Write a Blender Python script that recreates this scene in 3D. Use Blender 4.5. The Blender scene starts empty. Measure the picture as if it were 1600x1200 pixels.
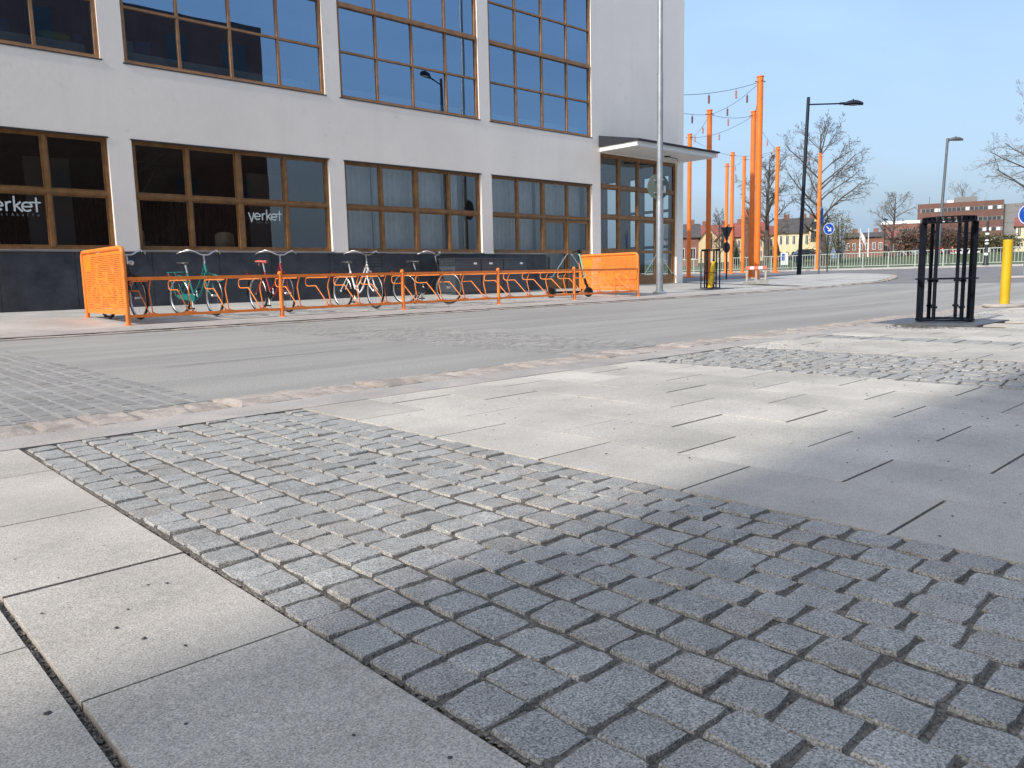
import bpy, math, random
from mathutils import Vector, Matrix, Quaternion, noise
R = math.radians
random.seed(11)
sc = bpy.context.scene
col = sc.collection

# ------------------------------------------------------------------ camera
CAM = Vector((0, 0, 0.60)); FPX = 1220.0
YAW, PITCH, ROLL = R(46.954), R(7.7), R(1.3)
_f0 = Vector((math.cos(YAW), math.sin(YAW), 0)); _r0 = Vector((math.sin(YAW), -math.cos(YAW), 0)); _z = Vector((0, 0, 1))
FW = _f0*math.cos(PITCH) - _z*math.sin(PITCH); _u0 = _z*math.cos(PITCH) + _f0*math.sin(PITCH)
RT = _r0*math.cos(ROLL) - _u0*math.sin(ROLL); UP = _u0*math.cos(ROLL) + _r0*math.sin(ROLL)
cd = bpy.data.cameras.new('camera'); cam = bpy.data.objects.new('camera', cd); col.objects.link(cam)
cd.sensor_fit = 'HORIZONTAL'; cd.sensor_width = 36.0; cd.lens = FPX/1600*36.0
cd.clip_start = 0.05; cd.clip_end = 6000
cam.matrix_world = Matrix(((RT.x, UP.x, -FW.x, CAM.x), (RT.y, UP.y, -FW.y, CAM.y), (RT.z, UP.z, -FW.z, CAM.z), (0, 0, 0, 1)))
sc.camera = cam
# ------------------------------------------------------------------ sky, sun, exposure
SUN_EL, SUN_AZ = R(38), R(3.2)            # the sun stands along the street, to the left
SD = Vector((-math.cos(SUN_EL)*math.cos(SUN_AZ), -math.cos(SUN_EL)*math.sin(SUN_AZ), math.sin(SUN_EL)))
w = bpy.data.worlds.new('World'); sc.world = w; w.use_nodes = True
wn = w.node_tree.nodes; wl = w.node_tree.links; wn.clear()
sky = wn.new('ShaderNodeTexSky'); sky.sky_type = 'NISHITA'; sky.sun_disc = False
sky.sun_elevation = SUN_EL; sky.sun_rotation = math.atan2(SD.x, SD.y)
sky.air_density = 1; sky.dust_density = 5; sky.ozone_density = 1.6; sky.altitude = 0
bg = wn.new('ShaderNodeBackground'); bg.inputs['Strength'].default_value = 0.15
wo = wn.new('ShaderNodeOutputWorld')
# thin cirrus veil, the same all round
tcw = wn.new('ShaderNodeTexCoord'); mpw = wn.new('ShaderNodeMapping'); mpw.inputs['Scale'].default_value = (1.0, 1.6, 4.5); mpw.inputs['Rotation'].default_value = (0, 0, R(25))
nzw = wn.new('ShaderNodeTexNoise'); nzw.inputs['Scale'].default_value = 2.2; nzw.inputs['Detail'].default_value = 7; nzw.inputs['Distortion'].default_value = .6
rpw = wn.new('ShaderNodeValToRGB'); rpw.color_ramp.elements[0].position = .38; rpw.color_ramp.elements[1].position = .85
rpw.color_ramp.elements[0].color = (.26, .26, .26, 1); rpw.color_ramp.elements[1].color = (.54, .54, .54, 1)
mxw = wn.new('ShaderNodeMixRGB'); mxw.inputs[2].default_value = (3.2, 4.75, 6.9, 1)
wl.new(tcw.outputs['Generated'], mpw.inputs[0]); wl.new(mpw.outputs[0], nzw.inputs['Vector']); wl.new(nzw.outputs[0], rpw.inputs[0])
wl.new(rpw.outputs[0], mxw.inputs[0]); wl.new(sky.outputs[0], mxw.inputs[1]); wl.new(mxw.outputs[0], bg.inputs[0]); wl.new(bg.outputs[0], wo.inputs[0])
sd = bpy.data.lights.new('sun', 'SUN'); sd.energy = 2.65; sd.angle = R(0.55); sd.color = (1.0, .95, .88)
so = bpy.data.objects.new('sun', sd); col.objects.link(so); so.rotation_mode = 'QUATERNION'
so.rotation_quaternion = (-SD).to_track_quat('-Z', 'Y'); so.location = (-20, 0, 40)
sc.view_settings.view_transform = 'Standard'; sc.view_settings.look = 'None'
sc.view_settings.exposure = .52; sc.view_settings.gamma = 1.0; sc.view_settings.use_curve_mapping = False

# ------------------------------------------------------------------ helpers
class MB:
    def __init__(s): s.v = []; s.f = []; s.m = []
    def quad(s, a, b, c, d, mi=0):
        n = len(s.v); s.v += [tuple(a), tuple(b), tuple(c), tuple(d)]; s.f.append((n, n+1, n+2, n+3)); s.m.append(mi); return s
    def poly(s, pts, mi=0):
        n = len(s.v); s.v += [tuple(p) for p in pts]; s.f.append(tuple(range(n, n+len(pts)))); s.m.append(mi); return s
    def box(s, x0, x1, y0, y1, z0, z1, mi=0, M=None):
        n = len(s.v)
        P = [(x0,y0,z0),(x1,y0,z0),(x1,y1,z0),(x0,y1,z0),(x0,y0,z1),(x1,y0,z1),(x1,y1,z1),(x0,y1,z1)]
        if M is not None: P = [tuple(M @ Vector(p)) for p in P]
        s.v += P
        for q in ((0,3,2,1),(4,5,6,7),(0,1,5,4),(1,2,6,5),(2,3,7,6),(3,0,4,7)):
            s.f.append(tuple(n+i for i in q)); s.m.append(mi)
        return s
    def bar(s, a, b, w, h, mi=0, up=Vector((0,0,1))):
        a = Vector(a); b = Vector(b); d = b-a; L = d.length
        if L < 1e-6: return s
        d /= L; sd_ = d.cross(up)
        if sd_.length < 1e-3: sd_ = Vector((1,0,0))
        sd_.normalize(); u = sd_.cross(d)
        M = Matrix(((d.x, sd_.x, u.x, a.x),(d.y, sd_.y, u.y, a.y),(d.z, sd_.z, u.z, a.z),(0,0,0,1)))
        return s.box(0, L, -w/2, w/2, -h/2, h/2, mi, M)
    def tube(s, pts, r, n=8, mi=0, cap=True):
        pts = [Vector(p) for p in pts]; k = len(pts)
        rr = r if isinstance(r, (list, tuple)) else [r]*k
        t0 = (pts[1]-pts[0]).normalized(); ref = Vector((0,0,1)) if abs(t0.z) < .9 else Vector((1,0,0))
        nrm = t0.cross(ref).normalized(); base = len(s.v); prev = t0
        for i in range(k):
            t = (pts[min(i+1,k-1)]-pts[max(i-1,0)]).normalized()
            q = prev.rotation_difference(t); nrm = (q @ nrm); nrm = (nrm - t*nrm.dot(t)).normalized(); prev = t
            bn = t.cross(nrm)
            for j in range(n):
                a = 2*math.pi*j/n
                s.v.append(tuple(pts[i] + (nrm*math.cos(a)+bn*math.sin(a))*rr[i]))
        for i in range(k-1):
            for j in range(n):
                a = base+i*n+j; b = base+i*n+(j+1)%n
                s.f.append((a, b, b+n, a+n)); s.m.append(mi)
        if cap:
            s.f.append(tuple(base+j for j in range(n-1,-1,-1))); s.m.append(mi)
            s.f.append(tuple(base+(k-1)*n+j for j in range(n))); s.m.append(mi)
        return s
    def lathe(s, prof, n=16, M=None, mi=0, cap=True):
        base = len(s.v); k = len(prof)
        for (r, z) in prof:
            for j in range(n):
                a = 2*math.pi*j/n; p = Vector((r*math.cos(a), r*math.sin(a), z))
                if M is not None: p = M @ p
                s.v.append(tuple(p))
        for i in range(k-1):
            for j in range(n):
                a = base+i*n+j; b = base+i*n+(j+1)%n
                s.f.append((a, b, b+n, a+n)); s.m.append(mi)
        if cap:
            s.f.append(tuple(base+j for j in range(n-1,-1,-1))); s.m.append(mi)
            s.f.append(tuple(base+(k-1)*n+j for j in range(n))); s.m.append(mi)
        return s
    def torus(s, Rr, r, n=28, k=8, M=None, mi=0, sx=1.0):
        base = len(s.v)
        for i in range(n):
            a = 2*math.pi*i/n
            for j in range(k):
                b = 2*math.pi*j/k; q = Rr + r*math.cos(b)
                p = Vector((q*math.cos(a), r*sx*math.sin(b), q*math.sin(a)))
                if M is not None: p = M @ p
                s.v.append(tuple(p))
        for i in range(n):
            for j in range(k):
                a = base+i*k+j; b = base+i*k+(j+1)%k; c = base+((i+1)%n)*k+(j+1)%k; d = base+((i+1)%n)*k+j
                s.f.append((a, d, c, b)); s.m.append(mi)
        return s
    def prism(s, poly, y0, y1, M=None, mi=0):   # poly in (x,z), extruded along y
        n = len(poly); base = len(s.v)
        for y in (y0, y1):
            for (x, z) in poly:
                p = Vector((x, y, z))
                if M is not None: p = M @ p
                s.v.append(tuple(p))
        s.f.append(tuple(base+i for i in range(n))); s.m.append(mi)
        s.f.append(tuple(base+n+i for i in range(n-1,-1,-1))); s.m.append(mi)
        for i in range(n):
            j = (i+1) % n
            s.f.append((base+j, base+i, base+n+i, base+n+j)); s.m.append(mi)
        return s
    def mesh(s, name, mats, smooth=False):
        me = bpy.data.meshes.new(name); me.from_pydata(s.v, [], s.f)
        for m in (mats if isinstance(mats, (list, tuple)) else [mats]): me.materials.append(m)
        if any(s.m): me.polygons.foreach_set('material_index', s.m)
        if smooth:
            me.polygons.foreach_set('use_smooth', [True]*len(s.f))
            if hasattr(me, 'set_sharp_from_angle'): me.set_sharp_from_angle(angle=R(40))
        me.update(); return me
    def build(s, name, mats, parent=None, smooth=False, loc=None):
        return link(name, s.mesh(name, mats, smooth), parent, loc)
def link(name, me, parent=None, loc=None, rot=None, scale=None):
    o = bpy.data.objects.new(name, me); col.objects.link(o)
    if parent is not None: o.parent = parent
    if loc is not None: o.location = loc
    if rot is not None: o.rotation_euler = rot
    if scale is not None: o.scale = scale
    return o
def tag(o, label, cat, group=None):
    o['label'] = label; o['category'] = cat
    if group: o['group'] = group
    return o
def thing(name, label, cat, loc=(0,0,0), rz=0.0, group=None):
    o = bpy.data.objects.new(name, None); col.objects.link(o); o.location = loc; o.rotation_euler = (0,0,rz)
    o.empty_display_size = .2
    return tag(o, label, cat, group)
def struct(o): o['kind'] = 'structure'; return o
def stuff(o): o['kind'] = 'stuff'; return o
def dup(root, loc, rz=0.0, label=None):
    def cp(o, par):
        c = o.copy(); col.objects.link(c)
        if par is not None: c.parent = par
        for ch in kids.get(o.name, []): cp(ch, c)
        return c
    kids = {}
    for o in [root]+list(root.children_recursive):
        kids[o.name] = list(o.children)
    r = cp(root, None); r.location = loc; r.rotation_euler = (0,0,rz)
    if label: r['label'] = label
    return r
def px(x, y, depth):       # a point of the place seen at pixel (x, y) of the photo, depth metres ahead
    return CAM + (FW + RT*((x-800)/FPX) - UP*((y-600)/FPX))*depth
def bez(pts, n=6):         # Catmull-Rom through points
    P = [Vector(p) for p in pts]; P = [P[0]*2-P[1]]+P+[P[-1]*2-P[-2]]; out = []
    for i in range(1, len(P)-2):
        for t in range(n):
            t /= n; a, b, c, d = P[i-1], P[i], P[i+1], P[i+2]
            out.append(.5*((2*b)+(c-a)*t+(2*a-5*b+4*c-d)*t*t+(3*b-a-3*c+d)*t**3))
    out.append(P[-2]); return out
def ss(x, a, b):
    t = max(0., min(1., (x-a)/(b-a))); return t*t*(3-2*t)
def interp(x, T):
    if x <= T[0][0]: return T[0][1]
    for (a, p), (b, q) in zip(T, T[1:]):
        if x <= b: return p+(q-p)*(x-a)/(b-a)
    return T[-1][1]

# ------------------------------------------------------------------ materials
def mat(name, c, rough=.6, metal=0., var=.18, scale=6., bump=0., bscale=60., c2=None, rnd=0., spec=.5, detail=4, coord='pos', hue=0.):
    m = bpy.data.materials.new(name); m.use_nodes = True; N = m.node_tree.nodes; L = m.node_tree.links
    b = N['Principled BSDF']; b.inputs['Roughness'].default_value = rough; b.inputs['Metallic'].default_value = metal
    b.inputs['Specular IOR Level'].default_value = spec
    if coord == 'pos': g = N.new('ShaderNodeNewGeometry').outputs['Position']
    else: g = N.new('ShaderNodeTexCoord').outputs['Object']
    n = N.new('ShaderNodeTexNoise'); n.inputs['Scale'].default_value = scale; n.inputs['Detail'].default_value = detail; n.inputs['Roughness'].default_value = .65
    L.new(g, n.inputs['Vector'])
    rp = N.new('ShaderNodeValToRGB'); e = rp.color_ramp.elements; e[0].position = .3; e[1].position = .7
    lo = c2 if c2 else tuple(x*(1-var) for x in c); hi = c if c2 else tuple(min(1, x*(1+var)) for x in c)
    e[0].color = (*lo, 1); e[1].color = (*hi, 1); L.new(n.outputs[0], rp.inputs[0]); out = rp.outputs[0]
    if rnd or hue:
        oi = N.new('ShaderNodeObjectInfo'); hs = N.new('ShaderNodeHueSaturation')
        mr = N.new('ShaderNodeMapRange'); mr.inputs['To Min'].default_value = 1-rnd; mr.inputs['To Max'].default_value = 1+rnd
        L.new(oi.outputs['Random'], mr.inputs[0]); L.new(mr.outputs[0], hs.inputs['Value']); L.new(out, hs.inputs['Color']); out = hs.outputs[0]
        if hue:
            mx = N.new('ShaderNodeMixRGB'); mx.blend_type = 'MULTIPLY'; mx.inputs[0].default_value = 1
            r2 = N.new('ShaderNodeValToRGB'); q = r2.color_ramp.elements; q[0].color = (1-hue*.6, 1-hue*.15, 1+hue*.35, 1); q[1].color = (1+hue*.5, 1, 1-hue*.7, 1)
            mt = N.new('ShaderNodeMath'); mt.operation = 'MULTIPLY'; mt.inputs[1].default_value = 7.31; fr = N.new('ShaderNodeMath'); fr.operation = 'FRACT'
            L.new(oi.outputs['Random'], mt.inputs[0]); L.new(mt.outputs[0], fr.inputs[0]); L.new(fr.outputs[0], r2.inputs[0])
            L.new(out, mx.inputs[1]); L.new(r2.outputs[0], mx.inputs[2]); out = mx.outputs[0]
    L.new(out, b.inputs['Base Color'])
    if bump:
        n2 = N.new('ShaderNodeTexNoise'); n2.inputs['Scale'].default_value = bscale; n2.inputs['Detail'].default_value = 5
        L.new(g, n2.inputs['Vector']); bp = N.new('ShaderNodeBump'); bp.inputs['Strength'].default_value = bump; bp.inputs['Distance'].default_value = .02
        L.new(n2.outputs[0], bp.inputs['Height']); L.new(bp.outputs[0], b.inputs['Normal'])
    m['out'] = ''
    return m
def granite(name, base, grain=330., contrast=.5, rough=.75, rnd=.1, hue=.0, stain=.22, bump=.25, tint2=None, stainscale=1.6):
    """fine salt-and-pepper stone: bright and dark grains over a broad weathered variation"""
    m = bpy.data.materials.new(name); m.use_nodes = True; N = m.node_tree.nodes; L = m.node_tree.links
    b = N['Principled BSDF']; b.inputs['Roughness'].default_value = rough; b.inputs['Specular IOR Level'].default_value = .35
    g = N.new('ShaderNodeNewGeometry').outputs['Position']
    def nz(s, d=2, r=.5):
        n = N.new('ShaderNodeTexNoise'); n.inputs['Scale'].default_value = s; n.inputs['Detail'].default_value = d; n.inputs['Roughness'].default_value = r; L.new(g, n.inputs['Vector']); return n.outputs[0]
    def mr(x, a, b_, c, d):
        k = N.new('ShaderNodeMapRange'); k.inputs[1].default_value = a; k.inputs[2].default_value = b_; k.inputs[3].default_value = c; k.inputs[4].default_value = d; L.new(x, k.inputs[0]); return k.outputs[0]
    def mul(x, y):
        k = N.new('ShaderNodeMath'); k.operation = 'MULTIPLY'; L.new(x, k.inputs[0]); L.new(y, k.inputs[1]); return k.outputs[0]
    gr = mr(nz(grain, 3, .7), .32, .68, 1-contrast, 1+contrast)
    md = mr(nz(grain*.18, 3), .3, .7, .92, 1.08)
    st = mr(nz(stainscale, 6, .62), .36, .64, 1-stain, 1+stain*.45)
    fac = mul(mul(gr, md), st)
    if rnd:
        oi = N.new('ShaderNodeObjectInfo'); fac = mul(fac, mr(oi.outputs['Random'], 0, 1, 1-rnd, 1+rnd))
    mx = N.new('ShaderNodeVectorMath'); mx.operation = 'SCALE'
    if tint2:
        mc = N.new('ShaderNodeMixRGB'); mc.inputs[1].default_value = (*base, 1); mc.inputs[2].default_value = (*tint2, 1)
        if hue:
            mt = N.new('ShaderNodeMath'); mt.operation = 'MULTIPLY'; mt.inputs[1].default_value = 5.77; fr = N.new('ShaderNodeMath'); fr.operation = 'FRACT'
            oi2 = N.new('ShaderNodeObjectInfo'); L.new(oi2.outputs['Random'], mt.inputs[0]); L.new(mt.outputs[0], fr.inputs[0]); L.new(mr(fr.outputs[0], 0.55, 1, 0, hue), mc.inputs[0])
        else: L.new(mr(nz(stainscale*2.7, 4), .4, .62, 0, 1), mc.inputs[0])
        L.new(mc.outputs[0], mx.inputs[0])
    else: mx.inputs[0].default_value = base
    L.new(fac, mx.inputs['Scale']); L.new(mx.outputs[0], b.inputs['Base Color'])
    if bump:
        bp = N.new('ShaderNodeBump'); bp.inputs['Strength'].default_value = bump; bp.inputs['Distance'].default_value = .004
        L.new(nz(grain*.35, 5, .65), bp.inputs['Height']); L.new(bp.outputs[0], b.inputs['Normal'])
    return m
def glass(name, refl=.2, tint=(.75,.8,.8), wav=.0, rc=(.93,.95,.96)):
    m = bpy.data.materials.new(name); m.use_nodes = True; N = m.node_tree.nodes; L = m.node_tree.links; N.clear()
    o = N.new('ShaderNodeOutputMaterial'); mx = N.new('ShaderNodeMixShader'); tr = N.new('ShaderNodeBsdfTransparent'); gl = N.new('ShaderNodeBsdfGlossy')
    tr.inputs[0].default_value = (*tint, 1); gl.inputs['Roughness'].default_value = 0.0; gl.inputs[0].default_value = (*rc,1)
    fr = N.new('ShaderNodeFresnel'); fr.inputs[0].default_value = 1.5
    mp = N.new('ShaderNodeMapRange'); mp.inputs[1].default_value = .04; mp.inputs[2].default_value = 1; mp.inputs[3].default_value = refl; mp.inputs[4].default_value = 1
    L.new(fr.outputs[0], mp.inputs[0]); L.new(mp.outputs[0], mx.inputs[0]); L.new(tr.outputs[0], mx.inputs[1]); L.new(gl.outputs[0], mx.inputs[2]); L.new(mx.outputs[0], o.inputs[0])
    if wav:
        g = N.new('ShaderNodeNewGeometry'); n = N.new('ShaderNodeTexNoise'); n.inputs['Scale'].default_value = 1.1; n.inputs['Detail'].default_value = 1
        bp = N.new('ShaderNodeBump'); bp.inputs['Strength'].default_value = wav; bp.inputs['Distance'].default_value = .03
        L.new(g.outputs['Position'], n.inputs['Vector']); L.new(n.outputs[0], bp.inputs['Height']); L.new(bp.outputs[0], gl.inputs['Normal'])
    return m
# ------------------------------------------------------------------ palette
M = {}
M['slab'] = granite('light granite slabs', (.482,.452,.402), 300, .5, .8, rnd=.10, stain=.20)
M['slabL'] = granite('warm granite slabs', (.475,.44,.388), 300, .5, .8, rnd=.05, stain=.2)
M['cob'] = granite('grey granite setts', (.335,.328,.31), 280, .8, .72, rnd=.10, hue=.38, tint2=(.34,.30,.26), stain=.15, bump=.45, stainscale=9)
M['cobroad'] = granite('worn road setts', (.275,.268,.255), 200, .25, .8, rnd=.10, stain=.15, bump=.3)
M['pink'] = granite('pink granite kerb', (.41,.35,.30), 160, .35, .8, rnd=.12, stain=.28, bump=.7, tint2=(.36,.32,.29), stainscale=7)
M['pinks'] = granite('pinkish smooth granite', (.40,.362,.33), 260, .4, .8, rnd=.06, stain=.15, tint2=(.36,.34,.32), stainscale=2)
M['grav'] = granite('joint gravel', (.135,.122,.105), 120, .7, .95, rnd=0, stain=.3, bump=1.0, stainscale=20)
M['pebble'] = mat('dark pebbles', (.09,.085,.08), .8, var=.5, scale=90, rnd=.3)
M['pebble2'] = mat('mixed grit', (.18,.155,.13), .9, var=.6, scale=150, rnd=.3)
M['mortar'] = mat('pale mortar', (.295,.285,.268), .9, var=.2, scale=14)
M['walk'] = granite('pavement slabs far side', (.425,.41,.378), 120, .2, .85, rnd=0, stain=.2, stainscale=1.1)
M['plate'] = mat('dark tree pit plate', (.085,.09,.10), .55, var=.3, scale=12, bump=.3, bscale=90)
M['grass'] = mat('spring lawn', (.075,.105,.032), .9, var=.5, scale=.8, bump=.5, bscale=12, c2=(.045,.06,.022))
M['earth'] = mat('bare ground', (.20,.19,.17), .95, var=.25, scale=.6)
def road_mat(name, base, base2, streak=.16):
    m = bpy.data.materials.new(name); m.use_nodes = True; N = m.node_tree.nodes; L = m.node_tree.links
    b = N['Principled BSDF']; b.inputs['Roughness'].default_value = .88; b.inputs['Specular IOR Level'].default_value = .25
    g = N.new('ShaderNodeNewGeometry').outputs['Position']
    mp = N.new('ShaderNodeMapping'); mp.inputs['Scale'].default_value = (streak, 1.7, 1); L.new(g, mp.inputs[0])
    n = N.new('ShaderNodeTexNoise'); n.inputs['Scale'].default_value = 1.0; n.inputs['Detail'].default_value = 7; n.inputs['Roughness'].default_value = .6; L.new(mp.outputs[0], n.inputs['Vector'])
    rp = N.new('ShaderNodeValToRGB'); e = rp.color_ramp.elements; e[0].position = .36; e[1].position = .62; e[0].color = (*base2, 1); e[1].color = (*base, 1); L.new(n.outputs[0], rp.inputs[0])
    n2 = N.new('ShaderNodeTexNoise'); n2.inputs['Scale'].default_value = 90; n2.inputs['Detail'].default_value = 3; L.new(g, n2.inputs['Vector'])
    mr = N.new('ShaderNodeMapRange'); mr.inputs[1].default_value = .3; mr.inputs[2].default_value = .7; mr.inputs[3].default_value = .72; mr.inputs[4].default_value = 1.28; L.new(n2.outputs[0], mr.inputs[0])
    mx = N.new('ShaderNodeVectorMath'); mx.operation = 'SCALE'; L.new(rp.outputs[0], mx.inputs[0]); L.new(mr.outputs[0], mx.inputs['Scale']); L.new(mx.outputs[0], b.inputs['Base Color'])
    bp = N.new('ShaderNodeBump'); bp.inputs['Strength'].default_value = .35; bp.inputs['Distance'].default_value = .006; L.new(n2.outputs[0], bp.inputs['Height']); L.new(bp.outputs[0], b.inputs['Normal'])
    return m
M['road'] = road_mat('worn grey carriageway', (.325,.315,.293), (.25,.243,.23))
M['road2'] = road_mat('newer asphalt', (.20,.188,.185), (.165,.156,.156), .5)
M['roadjoint'] = mat('tarred road joint', (.10,.10,.10), .8)

# ------------------------------------------------------------------ ground
RAMP = [(3,0),(15,.04),(22,.085),(29,.20),(33,.31),(38,.42),(48,.60),(58,.73),(66,.85),(75,1.15),(100,2.3),(115,2.5),(3000,3)]
def gz(x, y):
    f = max(ss(y, 4, 9), ss(x, 16, 26)); z = interp(x, RAMP)*f
    if y > 40 and x < 58: z = interp(x, RAMP)
    return z
WALL = 16.5
def gs(x, y): return gz(x, y) + .008 + .036*max(0, min(y, WALL+4)-11.2)    # far pavement
def sheet(name, xs, ys, zf, m, parent=None, keep=None):
    b = MB(); idx = {}
    def vi(i, j):
        if (i, j) not in idx:
            idx[(i, j)] = len(b.v); b.v.append((xs[i], ys[j], zf(xs[i], ys[j])))
        return idx[(i, j)]
    for i in range(len(xs)-1):
        for j in range(len(ys)-1):
            if keep and not keep((xs[i]+xs[i+1])/2, (ys[j]+ys[j+1])/2): continue
            b.f.append((vi(i,j), vi(i+1,j), vi(i+1,j+1), vi(i,j+1))); b.m.append(0)
    return b.build(name, m, parent, smooth=True)
def lin(a, b, n): return [a+(b-a)*i/n for i in range(n+1)]
XS = [-3000,-600,-200,-90] + lin(-60,14,18) + lin(15,120,70) + [140,200,400,1000,3000]
YS = [-3000,-600,-200,-90,-60,-40,-20,-10] + lin(-6,12,12) + lin(14,80,33) + [100,140,200,400,1000,3000]
struct(sheet('ground', XS, YS, lambda x, y: gz(x, y)-.09, M['earth']))
struct(sheet('lawn', lin(63,130,30), lin(-70,150,40), lambda x, y: gz(x, y)-.03, M['grass']))
struct(sheet('riverside_path', lin(58.2,63,4), lin(-60,120,30), lambda x, y: gz(x, y)-.04, M['walk']))
road = struct(sheet('road', lin(-60,26.5,60), lin(4.09,11.3,14), lambda x, y: gz(x, y)-.012, M['road']))
b = MB()
for pts in ([(1.75,8.3),(4.5,8.1)], [(4.5,8.1),(8,8.3),(13,8.5),(22,8.7)], [(2.1,6.1),(3.9,6.2)], [(6.3,6.9),(12,7.0)], [(3.0,10.2),(4.4,10.25)], [(9,5.7),(15,5.75)]):
    for (x0,y0),(x1,y1) in zip(pts, pts[1:]):
        n = max(2, int((x1-x0)/.7))
        for k in range(n):
            xa, xb = x0+(x1-x0)*k/n, x0+(x1-x0)*(k+1)/n; ya, yb = y0+(y1-y0)*k/n, y0+(y1-y0)*(k+1)/n; wd = .006+.014*random.random()
            b.quad((xa,ya,gz(xa,ya)-.007),(xb,yb,gz(xb,yb)-.007),(xb,yb+wd,gz(xb,yb)-.007),(xa,ya+wd,gz(xa,ya)-.007))
b.build('road_joint', M['roadjoint'], road)
struct(sheet('crossing_road', lin(26.5,58.2,44), lin(-60,4.09,12)+lin(4.6,90,70), lambda x, y: gz(x, y)-.012, M['road2']))
struct(sheet('side_yard', lin(23.9,26.5,3), lin(16.6,90,30), lambda x, y: gz(x, y)+.10*(1-ss(x,23.9,26.6)), M['road2']))
# near plaza beyond the laid slabs
struct(sheet('near_pavement', lin(14.6,50,20), lin(-20,4.05,10), lambda x, y: gz(x, y)+.004, M['walk'], keep=lambda x, y: x < 28 or False))
plaza = struct(sheet('plaza', [-30,-8,-2,0,2,4,6,8,10,12,14.6], [-20,-8,-2,0,2,3.73], lambda x, y: -.016, M['grav']))

# ---- paving slabs of the plaza
def slab_mesh(name, lx, ly, m, dep=.05, bev=.0005):
    b = MB(); h = [(lx/2, ly/2)]
    def ring(ix, z): return [(-lx/2+ix,-ly/2+ix,z),(lx/2-ix,-ly/2+ix,z),(lx/2-ix,ly/2-ix,z),(-lx/2+ix,ly/2-ix,z)]
    r0, r1, r2 = ring(0,-dep), ring(0,-bev), ring(bev,0)
    b.poly(r2)
    for a, c in ((r1, r2),(r0, r1)):
        for i in range(4):
            j = (i+1) % 4; b.quad(a[i], a[j], c[j], c[i])
    return b.mesh(name, m)
SM = {}
def put_slab(x0, x1, y0, y1, m='slab', gx=.0012, gy=.0038, z=0.0, nm='paving_slab', par=None):
    lx, ly = round(x1-x0-2*gx, 3), round(y1-y0-2*gy, 3)
    if lx < .03 or ly < .03: return
    k = (lx, ly, m)
    if k not in SM: SM[k] = slab_mesh(nm, lx, ly, M[m])
    link(nm, SM[k], par or plaza, ((x0+x1)/2, (y0+y1)/2, z+random.uniform(-.0012,.0012)), (random.uniform(-.0012,.0012), random.uniform(-.0012,.0012), 0))
def slab_cols(x0, x1, ncol, offs, pitch, ya, yb, m, cut=None):
    wd = (x1-x0)/ncol
    for c in range(ncol):
        xa, xb = x0+c*wd, x0+(c+1)*wd; y = offs[c % len(offs)]
        while y > ya: y -= pitch
        while y < yb:
            a, d = max(y, ya), min(y+pitch, yb)
            if cut and cut(xa, xb, a, d): pass
            else: put_slab(xa, xb, a, d, m)
            y += pitch
YE = 3.42
for c, (xa, xb, js) in enumerate([(.262,.617,[-2.2,-1.65,-1.07,-.5,.07,.645,1.22,1.765,2.31,2.92,YE]), (-.13,.25,[-1.96,-1.39,-.815,-.24,.335,.91,1.485,2.06,2.635,3.21,YE]), (-.52,-.136,[-1.67,-1.1,-.53,.05,.62,1.2,1.77,2.35,2.92,YE]), (-.91,-.526,[-1.5,-.9,-.3,.3,.9,1.48,2.06,2.63,3.2,YE])]):
    for a, d in zip(js, js[1:]): put_slab(xa, xb, a, d, 'slabL', gx=.002)
slab_cols(1.80, 4.42, 7, [1.24,.95], .563, -2.6, YE, 'slab')
slab_cols(5.78, 6.92, 3, [1.1,.82], .563, -2.6, YE, 'slab')
PX0, PX1, PY0, PY1 = 9.1, 10.25, 2.62, 3.4
slab_cols(7.31, 14.6, 19, [1.2,.92], .563, .2, YE, 'slab', cut=lambda xa, xb, a, d: xb > PX0 and xa < PX1 and d > PY0)
x = -1.0
while x < 14.6:            # smooth pinkish course along the kerb
    ln = random.uniform(.8, 1.15); put_slab(x, x+ln, 3.425, 3.72, 'pinks', nm='border_slab'); x += ln
# ---- setts
def sett_mesh(name, lx, ly, m, n=12, rough=.05, hgt=.045, dome=.004):
    b = MB(); rs = []
    ph = random.random()*6; amp = [random.uniform(-rough, rough) for _ in range(n)]
    out = []
    for i in range(n):
        a = 2*math.pi*(i+.5)/n; c, s_ = math.cos(a), math.sin(a)
        k = (abs(c)**13+abs(s_)**13)**(-1/13.)*(1+amp[i]*.9); out.append((c*k*lx/2, s_*k*ly/2))
    for (f, z) in ((.97,-hgt),(1.0,-.012),(.985,-.0045),(.945,0)):
        rs.append([(x*f if f < .98 and z < -.02 else x-math.copysign(min(abs(x),(1-f)*.05),x), y*f if z < -.02 else y-math.copysign(min(abs(y),(1-f)*.05),y), z+(random.uniform(-.0015,.0015) if z > -.01 else 0)) for x, y in out])
    for r in rs: b.v += r
    for k in range(3):
        for i in range(n):
            j = (i+1) % n; b.f.append((k*n+i, k*n+j, (k+1)*n+j, (k+1)*n+i)); b.m.append(0)
    c = len(b.v); b.v.append((0,0,random.uniform(-.001, dome*.5)))
    for i in range(n):
        b.f.append((3*n+i, 3*n+(i+1) % n, c)); b.m.append(0)
    me = b.mesh(name, m, smooth=True); me.set_sharp_from_angle(angle=R(24)); return me
def merge_mesh(items, name, m):       # items: (mesh, matrix)
    b = MB()
    for me, mx in items:
        o = len(b.v); b.v += [tuple(mx @ v.co) for v in me.vertices]
        for p in me.polygons: b.f.append(tuple(o+i for i in p.vertices)); b.m.append(0)
    me = b.mesh(name, m, smooth=True); me.set_sharp_from_angle(angle=R(24)); return me
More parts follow.
